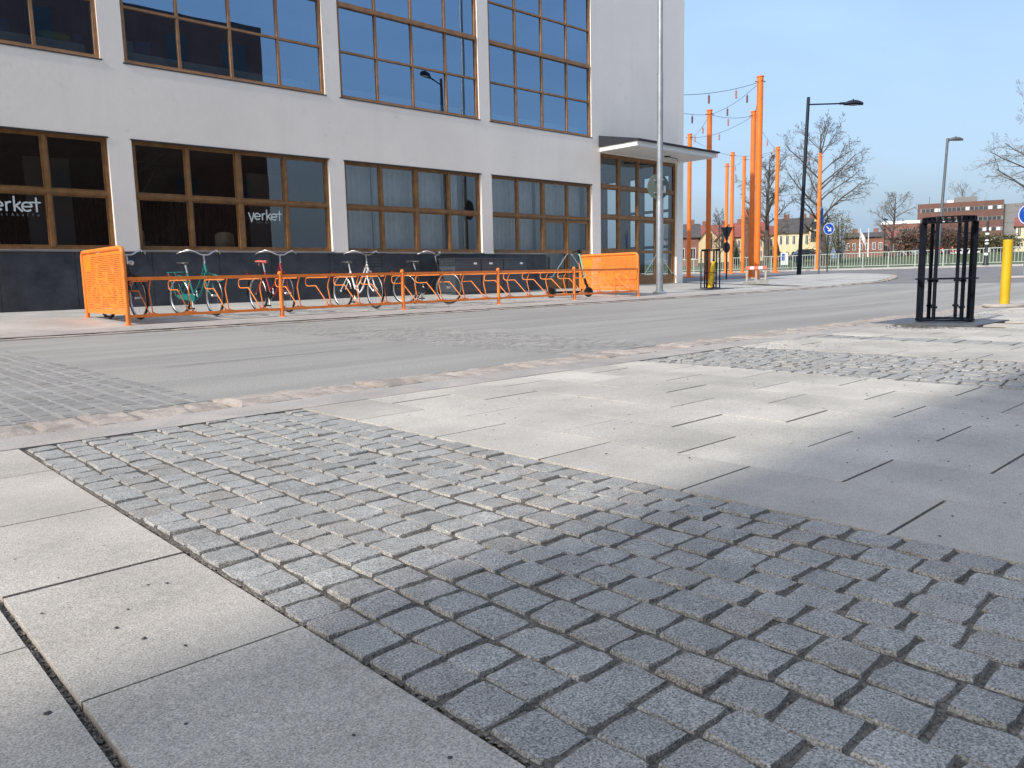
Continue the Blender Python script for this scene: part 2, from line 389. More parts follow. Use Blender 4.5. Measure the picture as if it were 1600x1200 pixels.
def sett_band(name, x0, x1, y0, y1, cw, ln, m, bedmat, bedz, zf, nmax, jit=.003, tilt=.03, zj=.004, gap=.0062, variants=14, rough=.04, mask=None):
    bed = struct(sheet(name, [x0,(x0+x1)/2,x1], lin(y0,y1,max(2,int((y1-y0)/.5))), lambda x, y: zf(x, y)+bedz, bedmat))
    nc = max(1, round((x1-x0)/cw)); cw = (x1-x0)/nc
    la = (sum(ln)/2 if isinstance(ln, tuple) else ln)-gap; lw = cw-gap
    V = [sett_mesh('cobblestone', lw, la, m, rough=rough) for _ in range(variants)]
    L = []
    for c in range(nc):
        y = y0+random.random()*ln; L0 = y0
        ys = [y0]
        while ys[-1] < y1-.4*ln:
            ys.append(ys[-1]+random.uniform(ln[0], ln[1]) if isinstance(ln, tuple) else ys[-1]+ln*random.uniform(.86,1.16))
        off = random.random()*ln*.9
        ys = [y0]+[min(v+off, y1) for v in ys[0:] if v+off > y0+.3*ln]
        for a, d in zip(ys, ys[1:]):
            if d-a < .03: continue
            xm = x0+(c+.5)*cw + random.uniform(-jit, jit)+.006*math.sin(a*4+c); ym = (a+d)/2
            if mask and not mask(xm, ym): continue
            sx, sy = (cw-gap)*random.uniform(.95,1.03), (d-a-gap)*random.uniform(.96,1.02)
            mx = Matrix.Translation((xm, ym, zf(xm, ym)+random.uniform(-zj, zj*.6))) @ Matrix.Rotation(random.uniform(-.05,.05)+(math.pi if random.random() < .5 else 0),4,'Z') @ Matrix.Rotation(random.uniform(-tilt,tilt),4,'X') @ Matrix.Rotation(random.uniform(-tilt,tilt),4,'Y') @ Matrix.Diagonal((sx/lw, sy/la, 1, 1))
            L.append((math.hypot(xm, ym), random.choice(V), mx))
    L.sort(key=lambda t: t[0])
    for d, me, mx in L[:nmax]:
        o = link('cobblestone', me, bed); o.matrix_local = mx
    if len(L) > nmax:
        stuff(link('cobblestone_field', merge_mesh([(a, c) for _, a, c in L[nmax:]], 'cobblestone_field', m), bed))
    return bed
flat = lambda x, y: 0.
sett_band('cobblestone_band', .63, 1.799, .08, 3.41, .0962, .098, M['cob'], M['grav'], -.0068, flat, 300, zj=.0032, tilt=.028)
sett_band('cobblestone_band', 4.44, 5.76, .8, 3.41, .0962, .098, M['cob'], M['grav'], -.011, flat, 300)
sett_band('cobblestone_band', 6.94, 7.30, 1.2, 3.41, .36, .19, M['cob'], M['grav'], -.010, flat, 300, zj=.002, tilt=.012, rough=.03)
sett_band('cobblestone_band', .63, 1.799, -2.6, .078, .0962, .098, M['cob'], M['grav'], -.0068, flat, 0, zj=.0032, tilt=.028)
sett_band('cobblestone_band', 4.44, 5.76, -2.6, .79, .0962, .098, M['cob'], M['grav'], -.011, flat, 0)
rz_ = lambda x, y: gz(x, y)-.0085
sett_band('cobblestone_road_band', .12, 1.66, 4.12, 11.0, .104, .16, M['cobroad'], M['mortar'], -.0022, rz_, 300, zj=.0008, tilt=.006, gap=.012, rough=.04)
sett_band('cobblestone_road_band', 4.56, 5.95, 4.12, 11.0, .104, .16, M['cobroad'], M['mortar'], -.002, rz_, 300, zj=.0006, tilt=.005, gap=.012, rough=.04)
# ---- pink granite kerb, near side: rough hewn blocks
def block_mesh(lx, ly, m, amp=.0045, h=.14):
    b = MB(); nx, ny = 6, 3
    def P(i, j, z0):
        x = -lx/2+lx*i/nx; y = -ly/2+ly*j/ny
        e = .004 if i in (0,nx) or j in (0,ny) else 0
        return (x+random.uniform(-.004,.004), y+random.uniform(-.004,.004), z0-e*2+random.uniform(-amp, amp*.6))
    top = [[P(i, j, 0) for j in range(ny+1)] for i in range(nx+1)]
    for i in range(nx):
        for j in range(ny): b.quad(top[i][j], top[i+1][j], top[i+1][j+1], top[i][j+1])
    def skirt(a, c): b.quad((a[0],a[1],-h),(c[0],c[1],-h), c, a)
    for i in range(nx): skirt(top[i][0], top[i+1][0]); skirt(top[i+1][ny], top[i][ny])
    for j in range(ny): skirt(top[nx][j], top[nx][j+1]); skirt(top[0][j+1], top[0][j])
    return b.mesh('kerb_stone', m)
kerb = struct(sheet('near_kerb', lin(-2,30,16), [3.72,4.10], lambda x, y: gz(x, y)-.02, M['mortar']))
BV = [block_mesh(1, 1, M['pink']) for _ in range(12)]
x = -1.0; rest = []
while x < 30:
    ln = random.uniform(.17,.34)
    dz = .001+random.uniform(-.006,.008)
    mx = Matrix.Translation((x+ln/2, 3.905+random.uniform(-.003,.003), gz(x,3.9)+dz)) @ Matrix.Rotation(random.uniform(-.008,.008),4,'Z') @ Matrix.Diagonal((ln-.006, .352, 1, 1))
    me = random.choice(BV)
    if x < 14: o = link('kerb_stone', me, kerb); o.matrix_local = mx
    else: rest.append((me, mx))
    x += ln
stuff(link('kerb_stone_row', merge_mesh(rest, 'kerb_stone_row', M['pink']), kerb))

# ---- far pavement, a raised slab with a rounded tip, and its kerb
edge = [(-60,11.28),(24,11.28),(28,11.55),(31,12.1),(33.2,12.9),(34.4,14.0),(34.6,15.2),(33.8,16.1),(32,16.6),(29,16.75),(24.2,16.78)]
edge = [(-60,11.28)]+[(x,11.28) for x in lin(-40,22,31)]+[tuple(p[:2]) for p in bez([(24,11.28,0),(28,11.5,0),(31.5,12.2,0),(33.8,13.2,0),(34.6,14.4,0),(34.0,15.5,0),(32,16.2,0),(29,16.5,0),(24.2,16.62,0)],5)]
fp = struct(sheet('far_pavement', lin(-60,23.6,60), lin(11.28,16.9,8), gs, M['walk']))
b = MB(); tip = [p for p in edge if p[0] >= 23.3]
for p, q in zip(tip, tip[1:]):
    n = 6
    for k in range(n):
        f0, f1 = k/n, (k+1)/n; cx, cy = 24.0, 14.0
        A_ = [cx+(p[0]-cx)*f0, cy+(p[1]-cy)*f0]; B_ = [cx+(q[0]-cx)*f0, cy+(q[1]-cy)*f0]; C_ = [cx+(q[0]-cx)*f1, cy+(q[1]-cy)*f1]; D_ = [cx+(p[0]-cx)*f1, cy+(p[1]-cy)*f1]
        f = lambda t: (t[0], t[1], gs(*t)+.001)
        b.quad(f(A_), f(D_), f(C_), f(B_))
b.build('pavement_tip', M['walk'], fp)
kf = struct(sheet('far_kerb', lin(-60,24,40), [11.05,11.3], lambda x, y: gz(x, y)-.006, M['mortar']))
x = -4.0; rest = []
BV2 = [block_mesh(1, 1, M['pink'], .004) for _ in range(8)]
acc = []
for p, q in zip(edge, edge[1:]):
    if p[0] < -4 or p[0] > 35: continue
    d = Vector((q[0]-p[0], q[1]-p[1])); L_ = d.length; n = max(1, round(L_/.95)); ang = math.atan2(d.y, d.x)
    for k in range(n):
        c = Vector(p)+d*((k+.5)/n); nn = Vector((d.y, -d.x)).normalized(); cc = c+nn*.11
        mx = Matrix.Translation((cc.x, cc.y, gs(c.x, c.y)-.003)) @ Matrix.Rotation(ang,4,'Z') @ Matrix.Diagonal((L_/n-.01, .24, 1, 1))
        o = link('kerb_stone', random.choice(BV2), kf); o.matrix_local = mx
struct(sheet('pink_sett_strip', lin(-60,24,80), [11.27,11.6,11.95], lambda x, y: gs(x, y)+.004, M['pinks']))
# pavement along the railing, with its kerb
struct(sheet('railing_pavement', lin(53.2,58.25,4), lin(-50,70,60), lambda x, y: gz(x, y)+.06, M['walk']))
b = MB()
for y in range(-50, 70): b.box(53.0,53.25,y,y+.985,gz(53.1,y)-.1,gz(53.1,y)+.066)
struct(b.build('railing_kerb', M['walk']))
# traffic island on the right
b = MB(); P = [(1.5*math.cos(a)*1.0, .55*math.sin(a)) for a in lin(0, 2*math.pi, 28)[:-1]]
c0 = px(1612, 429.5, 27.5); iz = c0.z-.02
Mi = Matrix.Translation((c0.x, c0.y, iz-.12)) @ Matrix.Rotation(R(-12),4,'Z')
n = len(P); b.v += [tuple(Mi @ Vector((x*1.03,y*1.08,-.15))) for x, y in P]+[tuple(Mi @ Vector((x,y,.12))) for x, y in P]
for i in range(n): b.f.append((i,(i+1)%n,n+(i+1)%n,n+i)); b.m.append(0)
b.f.append(tuple(n+i for i in range(n))); b.m.append(0)
struct(b.build('traffic_island', M['walk']))
ISL = (c0.x, c0.y, iz)

# ---- tree pit plates
for (x0,x1,y0,y1) in ((PX0,PX1,PY0,3.72),):
    b = MB(); b.box(x0+.005,x1-.005,y0+.005,y1,-.05,.006); struct(b.build('tree_pit_plate', M['plate']))
b = MB(); b.box(19.75,21.2,12.75,13.5,.03,gs(20.4,13.1)+.012); struct(b.build('tree_pit_plate', M['plate']))

# ---- loose grit: dark pebbles on the slabs, gravel by the tree guard, grit in the joints
def pebbles(name, pts, m):
    b = MB()
    for (x, y, z, r) in pts:
        a = random.random()*6; n0 = len(b.v); e = random.uniform(.7,1.5)
        ring = [(x+r*e*math.cos(a+k*1.257)*random.uniform(.8,1.1), y+r*math.sin(a+k*1.257), z+r*.35) for k in range(5)]
        b.v += ring+[(x,y,z+r*random.uniform(.6,.95)),(x,y,z)]
        for k in range(5):
            b.f.append((n0+k, n0+(k+1)%5, n0+5)); b.f.append((n0+(k+1)%5, n0+k, n0+6)); b.m += [0,0]
    return stuff(tag(b.build(name, m), *PBL.pop(0)))
PBL = [('scattered dark pebbles lying on the pale paving slabs','pebbles'),('loose gravel spread on the slabs beside the black tree guard','gravel'),('fine brown grit filling the joints between the cobblestones','grit')]
pp = [(random.uniform(1.85,4.4), random.uniform(.5,3.38), 0, random.uniform(.002,.0048)) for _ in range(150)]
pp += [(*ong_, 0, r) for ong_, r in (((.40,1.37),.004),((.42,1.52),.0035),((.38,1.45),.004),((.49,1.62),.0035),((.52,1.60),.004),((.44,1.29),.004),((.37,1.80),.003),((.30,1.62),.003),((.22,1.22),.006),((.35,1.05),.004),((.50,.86),.004),((.56,.73),.004),((.47,2.05),.003),((.33,2.5),.004),((.5,1.95),.0025),((.33,2.0),.003))]
pp += [(random.uniform(5.8,6.9), random.uniform(1,3.4), 0, random.uniform(.002,.005)) for _ in range(70)]
pp += [(random.uniform(6.9,9), random.uniform(1.5,3.4), .001, random.uniform(.002,.005)) for _ in range(50)]
pp += [(random.uniform(.65,1.75), random.uniform(.3,3.3), .001, random.uniform(.002,.004)) for _ in range(45)]
pebbles('pebbles', pp, M['pebble'])
gp = []
for _ in range(700):
    x = random.gauss(8.72,.17); y = random.gauss(3.02,.17)
    gp.append((x, y, .001, random.uniform(.003,.009)))
for _ in range(140): gp.append((random.gauss(5.95,.25), random.gauss(3.1,.2), .001, random.uniform(.002,.006)))
for _ in range(120): gp.append((random.uniform(10.3,12.5), random.gauss(3.2,.22), .001, random.uniform(.003,.008)))
pebbles('gravel', gp, M['pebble'])
gp = [(random.uniform(.625,1.79), random.uniform(.1,2.2)**1.0, -.0072, random.uniform(.0012,.0036)) for _ in range(9000)]
gp += [(random.uniform(.250,.263), random.uniform(.4,3.3), -.012, random.uniform(.0015,.0035)) for _ in range(1300)]
gp += [(random.uniform(.612,.632), random.uniform(.1,3.3), -.008, random.uniform(.0015,.0035)) for _ in range(1600)]
pebbles('grit', gp, M['pebble2'])
# ------------------------------------------------------------------ the white building
def plaster_mat(c):
    """lime plaster: faint blotches, trowel relief and thin rain streaks"""
    m = bpy.data.materials.new('white lime plaster'); m.use_nodes = True; N = m.node_tree.nodes; L = m.node_tree.links
    b = N['Principled BSDF']; b.inputs['Roughness'].default_value = .92; b.inputs['Specular IOR Level'].default_value = .2
    g = N.new('ShaderNodeNewGeometry').outputs['Position']
    def nz(s, sc3, d, lo, hi, a, e):
        mp = N.new('ShaderNodeMapping'); mp.inputs['Scale'].default_value = sc3; L.new(g, mp.inputs[0]); n = N.new('ShaderNodeTexNoise'); n.inputs['Scale'].default_value = s; n.inputs['Detail'].default_value = d; n.inputs['Roughness'].default_value = .62; L.new(mp.outputs[0], n.inputs['Vector'])
        k = N.new('ShaderNodeMapRange'); k.inputs[1].default_value = lo; k.inputs[2].default_value = hi; k.inputs[3].default_value = a; k.inputs[4].default_value = e; L.new(n.outputs[0], k.inputs[0]); return k.outputs[0], n.outputs[0]
    def mul(x, y):
        k = N.new('ShaderNodeMath'); k.operation = 'MULTIPLY'; L.new(x, k.inputs[0]); L.new(y, k.inputs[1]); return k.outputs[0]
    f = mul(mul(nz(.5,(1,1,1),8,.34,.66,.935,1.02)[0], nz(1.0,(2.2,2.2,.16),7,.52,.72,1.0,.955)[0]), nz(3.1,(1,1,1),6,.62,.74,1.0,.90)[0])
    v = N.new('ShaderNodeVectorMath'); v.operation = 'SCALE'; v.inputs[0].default_value = c; L.new(f, v.inputs['Scale']); L.new(v.outputs[0], b.inputs['Base Color'])
    bp = N.new('ShaderNodeBump'); bp.inputs['Strength'].default_value = .20; bp.inputs['Distance'].default_value = .02; L.new(nz(6,(1,1,1.3),8,0,1,0,1)[1], bp.inputs['Height']); L.new(bp.outputs[0], b.inputs['Normal'])
    return m
M['plaster'] = plaster_mat((.90,.845,.775))
M['slate'] = mat('dark slate plinth', (.050,.057,.068), .5, var=.75, scale=2.6, c2=(.012,.015,.022), bump=.25, bscale=30, detail=14, rnd=.25)
M['wood'] = mat('ochre varnished wood', (.29,.15,.05), .5, c2=(.15,.068,.021), scale=5, detail=8)
M['wood2'] = mat('red brown painted wood', (.30,.155,.07), .55, var=.25, scale=5)
M['flash'] = mat('dark metal flashing', (.05,.045,.045), .5, var=.2)
M['sillm'] = mat('grey zinc sill', (.30,.28,.27), .5, var=.2, scale=3)
M['glassL'] = glass('clear ground floor glass', .125, (.80,.85,.85), wav=.02)
M['glassU'] = glass('upper floor glass', .40, (.62,.76,.82), wav=.03, rc=(.50,.73,1.0))
M['dark'] = mat('dark room wall', (.15,.143,.135), .9, var=.3, scale=.8)
M['dark2'] = mat('dark floor', (.06,.055,.05), .7)
M['slat'] = mat('dark wooden slat', (.035,.027,.022), .7)
M['ledge'] = mat('pale ledge', (.62,.70,.68), .8, var=.05)
M['curtain'] = mat('sheer white curtain', (.72,.73,.72), .9, var=.1, scale=4)
M['roof'] = mat('dark roofing felt', (.022,.025,.035), .8, var=.3)
M['chair'] = mat('pale plywood', (.62,.46,.28), .5, var=.2, scale=6)
M['steel'] = mat('galvanised steel', (.30,.33,.36), .5, metal=.5, var=.2, scale=2.5)
M['white'] = mat('white paint', (.78,.78,.77), .45, var=.05)
M['letter'] = mat('pale grey window lettering', (.66,.72,.72), .6, var=.03)

BX1, ROOF = 23.95, 14.0
BAYS = [(-4.05,.25),(.67,4.97),(5.40,9.74),(10.15,14.43),(14.82,19.03)]
LZ0, LZ1, UZ0, UZ1 = 1.31, 3.465, 4.89, 11.15
OPEN = [(a, c, LZ0, LZ1) for a, c in BAYS]+[(16.90,19.03,.05,LZ0+.001)]+[(a, c, UZ0, UZ1) for a, c in BAYS]+[(19.44,23.57,.05,4.47)]
bld = thing('building', 'large white plastered corner building with brown framed windows and dark stone plinth', 'building', (0,0,0))
WT = .34
def holed_wall(mb, u0, u1, z0, z1, holes, P, thick):
    """wall in plane u,z with openings; P(u, d, z) -> point, d = depth behind the face"""
    us = sorted({u0, u1} | {h[0] for h in holes} | {h[1] for h in holes}); us = [u for u in us if u0 <= u <= u1]
    zs = sorted({z0, z1} | {h[2] for h in holes} | {h[3] for h in holes}); zs = [z for z in zs if z0 <= z <= z1]
    for ua, ub in zip(us, us[1:]):
        for za, zb in zip(zs, zs[1:]):
            c = ((ua+ub)/2, (za+zb)/2)
            if any(h[0] < c[0] < h[1] and h[2] < c[1] < h[3] for h in holes): continue
            mb.quad(P(ua,0,za), P(ub,0,za), P(ub,0,zb), P(ua,0,zb))
            mb.quad(P(ub,thick,za), P(ua,thick,za), P(ua,thick,zb), P(ub,thick,zb))
    for (a, c, za, zb) in holes:
        mb.quad(P(a,0,za), P(a,0,zb), P(a,thick,zb), P(a,thick,za)); mb.quad(P(c,0,zb), P(c,0,za), P(c,thick,za), P(c,thick,zb))
        mb.quad(P(a,0,zb), P(c,0,zb), P(c,thick,zb), P(a,thick,zb)); mb.quad(P(c,0,za), P(a,0,za), P(a,thick,za), P(c,thick,za))
PF = lambda u, d, z: (u, WALL+d, z)
PS = lambda u, d, z: (BX1-d, u, z)
SIDE = [(16.98,17.36,.36,4.2),(17.60,18.20,.36,4.2),(18.42,18.86,.36,4.2),(19.25,19.98,.36,4.2)]
wb = MB(); holed_wall(wb, -12, BX1, -.1, ROOF, OPEN, PF, WT)
holed_wall(wb, WALL, 40, -.1, ROOF, SIDE, PS, .22)
wb.quad((-12,WALL,-.1),(-12,WALL,ROOF),(-12,40,ROOF),(-12,40,-.1)); wb.quad((-12,40,-.1),(-12,40,ROOF),(BX1,40,ROOF),(BX1,40,-.1))
wall = wb.build('wall', M['plaster'], bld)
b = MB(); b.box(-12.15,BX1+.12,WALL-.12,40.1,ROOF+.002,ROOF+.22); b.build('roof', M['roof'], bld)
# plinth of dark stone slabs
pl = MB(); pl.box(-12,16.88,WALL-.022,WALL-.003,-.1,LZ0-.045); plinth = pl.build('plinth', M['slate'], bld)
x = -12.0
while x < 16.85:
    w_ = min(random.uniform(1.05,1.5), 16.88-x)
    if 16.88-(x+w_) < .5: w_ = 16.88-x
    q = MB(); e = .004; d = random.uniform(.045,.05)
    q.box(x+e,x+w_-e,WALL-d,WALL-.022,-.1,LZ0-.03-random.random()*.004)
    q.build('plinth_slab', M['slate'], plinth); x += w_
b = MB(); b.box(-12,16.88,WALL-.06,WALL-.002,LZ0-.027,LZ0-.010); b.build('plinth_capping', M['sillm'], bld)

def sashes(par, cells, y, m, gm, fr=.045, dep=.05, glz=.02, nm='sash'):
    for (a, c, z0, z1) in cells:
        q = MB(); q.box(a,a+fr,y,y+dep,z0,z1); q.box(c-fr,c,y,y+dep,z0,z1); q.box(a+fr,c-fr,y,y+dep,z0,z0+fr); q.box(a+fr,c-fr,y,y+dep,z1-fr,z1)
        q.build(nm, m, par)
        q = MB(); q.quad((a+fr,y+glz,z0+fr),(c-fr,y+glz,z0+fr),(c-fr,y+glz,z1-fr),(a+fr,y+glz,z1-fr)); q.build('pane', gm, par)
# ---- ribbon lettering: strokes on the glass
def ribbon(mb, pts, wd, P):
    pts = [Vector((p[0], p[1])) for p in pts]; n = len(pts); L_ = []; R_ = []
    for i in range(n):
        t = (pts[min(i+1,n-1)]-pts[max(i-1,0)]).normalized(); nn = Vector((-t.y, t.x))
        L_.append(pts[i]+nn*wd/2); R_.append(pts[i]-nn*wd/2)
    for i in range(n-1): mb.quad(P(*R_[i]), P(*R_[i+1]), P(*L_[i+1]), P(*L_[i]))
def arc(cx, cy, r, a0, a1, n=16): return [(cx+r*math.cos(R(a0+(a1-a0)*i/n)), cy+r*math.sin(R(a0+(a1-a0)*i/n))) for i in range(n+1)]
def lettering(par, x0, z0, H, y):
    d = [0.]
    def P(u, v): return (x0+u*H, y-d[0], z0+v*H)
    def letter(*strokes):
        mb = MB()
        for pts, w_ in strokes: ribbon(mb, pts, w_, P); d[0] += .0004
        mb.build('letter', M['letter'], par)
    letter(([(0,1.0),(.42,-.30)],.17), ([(.39,-.22),(.78,1.0)],.17))
    for cx in (1.28, 3.74): letter(([(cx-.42,.5),(cx+.42,.5)],.15), (arc(cx,.5,.42,0,318,22),.17))
    letter(([(1.98,0),(1.98,.92)],.17), (arc(2.33,.55,.35,185,75,10),.17))
    letter(([(2.66,0),(2.66,1.48)],.17), ([(2.66,.42),(3.22,.95)],.17), ([(2.82,.56),(3.32,0)],.17))
    letter(([(4.56,0),(4.56,1.42)],.17), ([(4.0,.93),(4.95,.93)],.15))
    for k, ch in enumerate('mat&kaffe'):
        if ('small', ch) not in SM:
            cu = bpy.data.curves.new('small_letter', 'FONT'); cu.body = ch; cu.size = 1; cu.extrude = .001
            to = bpy.data.objects.new('tmp', cu); col.objects.link(to); me = bpy.data.meshes.new_from_object(to); bpy.data.objects.remove(to)
            for v in me.vertices: v.co = Vector((v.co.x, -v.co.z, v.co.y))
            me.materials.clear(); me.materials.append(M['letter2']); SM[('small', ch)] = me
        link('small_letter', SM[('small', ch)], par, (x0+(1.0+.445*k)*H, y-.001, z0-.42*H), None, (.40*H,1,.40*H))
M['letter2'] = mat('faint small lettering', (.20,.22,.22), .7)
FY = WALL+.075
for k, (a, c) in enumerate(BAYS):
    last = (k == 4)
    q = MB(); t = .062; xe = 16.90 if last else c
    # outer frame
    q.box(a,a+t,FY,FY+.10,LZ0,LZ1); q.box(c-t,c,FY,FY+.10,LZ0 if not last else .26,LZ1)
    q.box(a+t,c-t,FY,FY+.10,LZ1-t,LZ1); q.box(a+t,xe-(0 if last else t),FY,FY+.10,LZ0,LZ0+.07)
    cw = (c-a)/4; zc = 2.385
    xs = [a+cw, a+2*cw, a+3*cw]
    q.box(a+t,c-t,FY-.012,FY+.09,zc-.042,zc+.042)
    q.box(a+t,c-t,FY-.022,FY-.012,zc-.012,zc+.012)
    for i, x in enumerate(xs):
        hw = .056 if i == 1 else .034
        q.box(x-hw,x+hw,FY-.006,FY+.10,zc+.042,LZ1-t)
        q.box(x-hw,x+hw,FY-.006,FY+.10,(LZ0+.07) if not (last and i >= 1) else .26,zc-.042)
    win = q.build('window', M['wood'], bld)
    cells = []
    ed = [a+t]+xs+[c-t]
    for i in range(4):
        l = ed[i]+(0 if i == 0 else (.056 if i == 2 else .034)); r = ed[i+1]-(0 if i == 3 else (.056 if i == 1 else .034))
        cells.append((l, r, zc+.042, LZ1-t))
        if not (last and i >= 2): cells.append((l, r, LZ0+.07, zc-.042))
    sashes(win, cells, FY+.022, M['wood'], M['glassL'], .032, .05, .018)
    b = MB(); b.box(a-.02,c+.02,WALL-.010,FY,LZ1-.028,LZ1-.004); b.build('lintel_flashing', M['flash'], win)
    b = MB(); b.box(a-.03,xe+.0,WALL-.066,FY,LZ0-.008,LZ0+.012); b.build('sill', M['sillm'], win)
    if k in (1, 2):
        l = ed[2]+.065; lettering(win, l+.115 if k == 2 else l-.045, 2.0, .158 if k == 2 else .185, FY+.030)
    # upper window
    q = MB(); t = .07; FU = WALL+.03
    q.box(a,a+t,FU,FU+.1,UZ0,UZ1); q.box(c-t,c,FU,FU+.1,UZ0,UZ1); q.box(a+t,c-t,FU,FU+.1,UZ0,UZ0+.06); q.box(a+t,c-t,FU,FU+.1,UZ1-.06,UZ1)
    nr = 6; rh = (UZ1-UZ0)/nr
    for r in range(1, nr):
        zz = UZ0+r*rh; hw = .05 if r in (2, 4) else .022
        q.box(a+t,c-t,FU-(.03 if r in (2,4) else -.004),FU+.09,zz-hw,zz+hw)
    for i in range(1, 4):
        x = a+(c-a)*i/4
        for r in range(nr):
            lo = UZ0+r*rh+(.06 if r == 0 else (.05 if r in (2,4) else .022)); hi = UZ0+(r+1)*rh-(.06 if r == nr-1 else (.05 if r+1 in (2,4) else .022))
            q.box(x-.027,x+.027,FU+.006,FU+.088,lo,hi)
    win = q.build('upper_window', M['wood2'], bld)
    for i in range(4):
        for r in range(nr):
            l = a+t if i == 0 else a+(c-a)*i/4+.027; rr = c-t if i == 3 else a+(c-a)*(i+1)/4-.027
            lo = UZ0+r*rh+(.06 if r == 0 else (.05 if r in (2,4) else .022)); hi = UZ0+(r+1)*rh-(.06 if r == nr-1 else (.05 if r+1 in (2,4) else .022))
            g = MB(); yy = FU+.045+random.uniform(-.001,.001); tl = [random.uniform(-.0018,.0018) for _ in range(3)]
            g.quad((l,yy+tl[0],lo),(rr,yy+tl[1],lo),(rr,yy+tl[1]+tl[2],hi),(l,yy+tl[0]+tl[2],hi)); g.build('pane', M['glassU'], win)
    b = MB(); b.box(a-.03,c+.03,WALL-.012,FU,UZ0-.03,UZ0-.004); b.build('sill', M['flash'], win)
# ---- glazed double door in the last bay
def door_leaf(par, a, c, z0, z1, y, rail, m, gm):
    q = MB(); s = .085
    q.box(a,a+s,y,y+.05,z0,z1); q.box(c-s,c,y,y+.05,z0,z1); q.box(a+s,c-s,y,y+.05,z1-s,z1); q.box(a+s,c-s,y,y+.05,z0,z0+.30); q.box(a+s,c-s,y,y+.05,rail-.05,rail+.05)
    dr = q.build('door', m, par)
    for (lo, hi) in ((z0+.30,rail-.05),(rail+.05,z1-s)):
        g = MB(); g.quad((a+s,y+.025,lo),(c-s,y+.025,lo),(c-s,y+.025,hi),(a+s,y+.025,hi)); g.build('pane', M['glassD'], dr)
    return dr
M['glassD'] = glass('door glass', .12, (.62,.68,.68))
def door_bar(dr, x0, x1, z0, z1, y):
    q = MB(); sg = 1 if x1 > x0 else -1
    q.tube([(x0,y+.12,z1),(x0,y,z1),(x0+sg*.05,y,z1-.02),(x1,y,z0),(x1+sg*.14,y,z0),(x1+sg*.14,y+.12,z0)], .014, 8); q.build('door_bar', M['chrome'], dr)
M['chrome'] = mat('polished steel bar', (.78,.78,.78), .25, metal=.9, var=.05)
mx_ = (16.965+18.93)/2
for (a, c, s) in ((16.965,mx_-.004,-1),(mx_+.004,18.955,1)):
    dr = door_leaf(bld, a, c, .27, 2.33, FY+.03, 1.38, M['wood'], M['glassD'])
    xi = mx_+s*.07; door_bar(dr, xi, (a+.22) if s < 0 else (c-.22), .62, 1.30, FY-.07)
b = MB(); b.box(16.9,19.03,WALL-.25,WALL+.2,.0,.262); b.build('threshold', M['sillm'], bld)
# ---- corner entrance under the canopy
q = MB(); t = .06; X0, X1, EZ0, EZ1 = 19.44, 23.57, .30, 4.45; xs = [20.46,21.46,22.46]
q.box(X0,X0+t,FY,FY+.1,EZ0,EZ1); q.box(X1-t,X1,FY,FY+.1,EZ0,EZ1); q.box(X0+t,X1-t,FY,FY+.1,EZ1-.07,EZ1)
for z in (3.45,2.50): q.box(X0+t,X1-t,FY-.012,FY+.09,z-.05,z+.05)
for i, x in enumerate(xs):
    hw = .06 if i == 0 else .045
    segs = [(3.50,EZ1-.07),(2.55,3.40)]
    if i < 2: segs.append((EZ0,2.45))
    for lo, hi in segs: q.box(x-hw,x+hw,FY-.005,FY+.1,lo,hi)
q.box(X0+t,21.415,FY,FY+.09,1.36,1.46)
q.box(X0+t,20.40,FY+.02,FY+.07,EZ0,1.36); q.box(20.52,21.415,FY+.02,FY+.07,EZ0,1.36)
ent = q.build('entrance_window', M['wood'], bld)
cells = []
ed = [X0+t]+xs+[X1-t]
for i in range(4):
    l = ed[i]+(0 if i == 0 else (.06 if i == 1 else .045)); r = ed[i+1]-(0 if i == 3 else (.06 if i == 0 else .045))
    cells += [(l, r, 3.50, EZ1-.07), (l, r, 2.55, 3.40)]
    if i < 2: cells.append((l, r, 1.46, 2.45))
sashes(ent, cells, FY+.02, M['wood'], M['glassL'], .035, .05, .018)
mx_ = (21.505+23.51)/2
for (a, c, s) in ((21.51,mx_-.004,-1),(mx_+.004,23.505,1)):
    dr = door_leaf(bld, a, c, .31, 2.445, FY+.03, 1.40, M['wood'], M['glassD'])
    xi = mx_+s*.07; door_bar(dr, xi, (a+.22) if s < 0 else (c-.22), .66, 1.33, FY-.07)
b = MB(); b.box(19.44,23.57,WALL-.3,WALL+.2,.1,.302); b.build('threshold', M['sillm'], bld)
for (a, c, z0, z1) in SIDE:      # windows in the side wall of the entrance hall
    q = MB(); xx = BX1-.12
    q.box(xx,xx+.06,a,a+.05,z0,z1); q.box(xx,xx+.06,c-.05,c,z0,z1)
    for z in (z0+.03, 1.62, 2.9, z1-.03): q.box(xx,xx+.06,a+.05,c-.05,z-.05,z+.05)
    sw = q.build('side_window', M['flash'], bld)
    g = MB(); g.quad((xx+.03,a+.05,z0),(xx+.03,c-.05,z0),(xx+.03,c-.05,z1),(xx+.03,a+.05,z1)); g.build('pane', M['glassL'], sw)
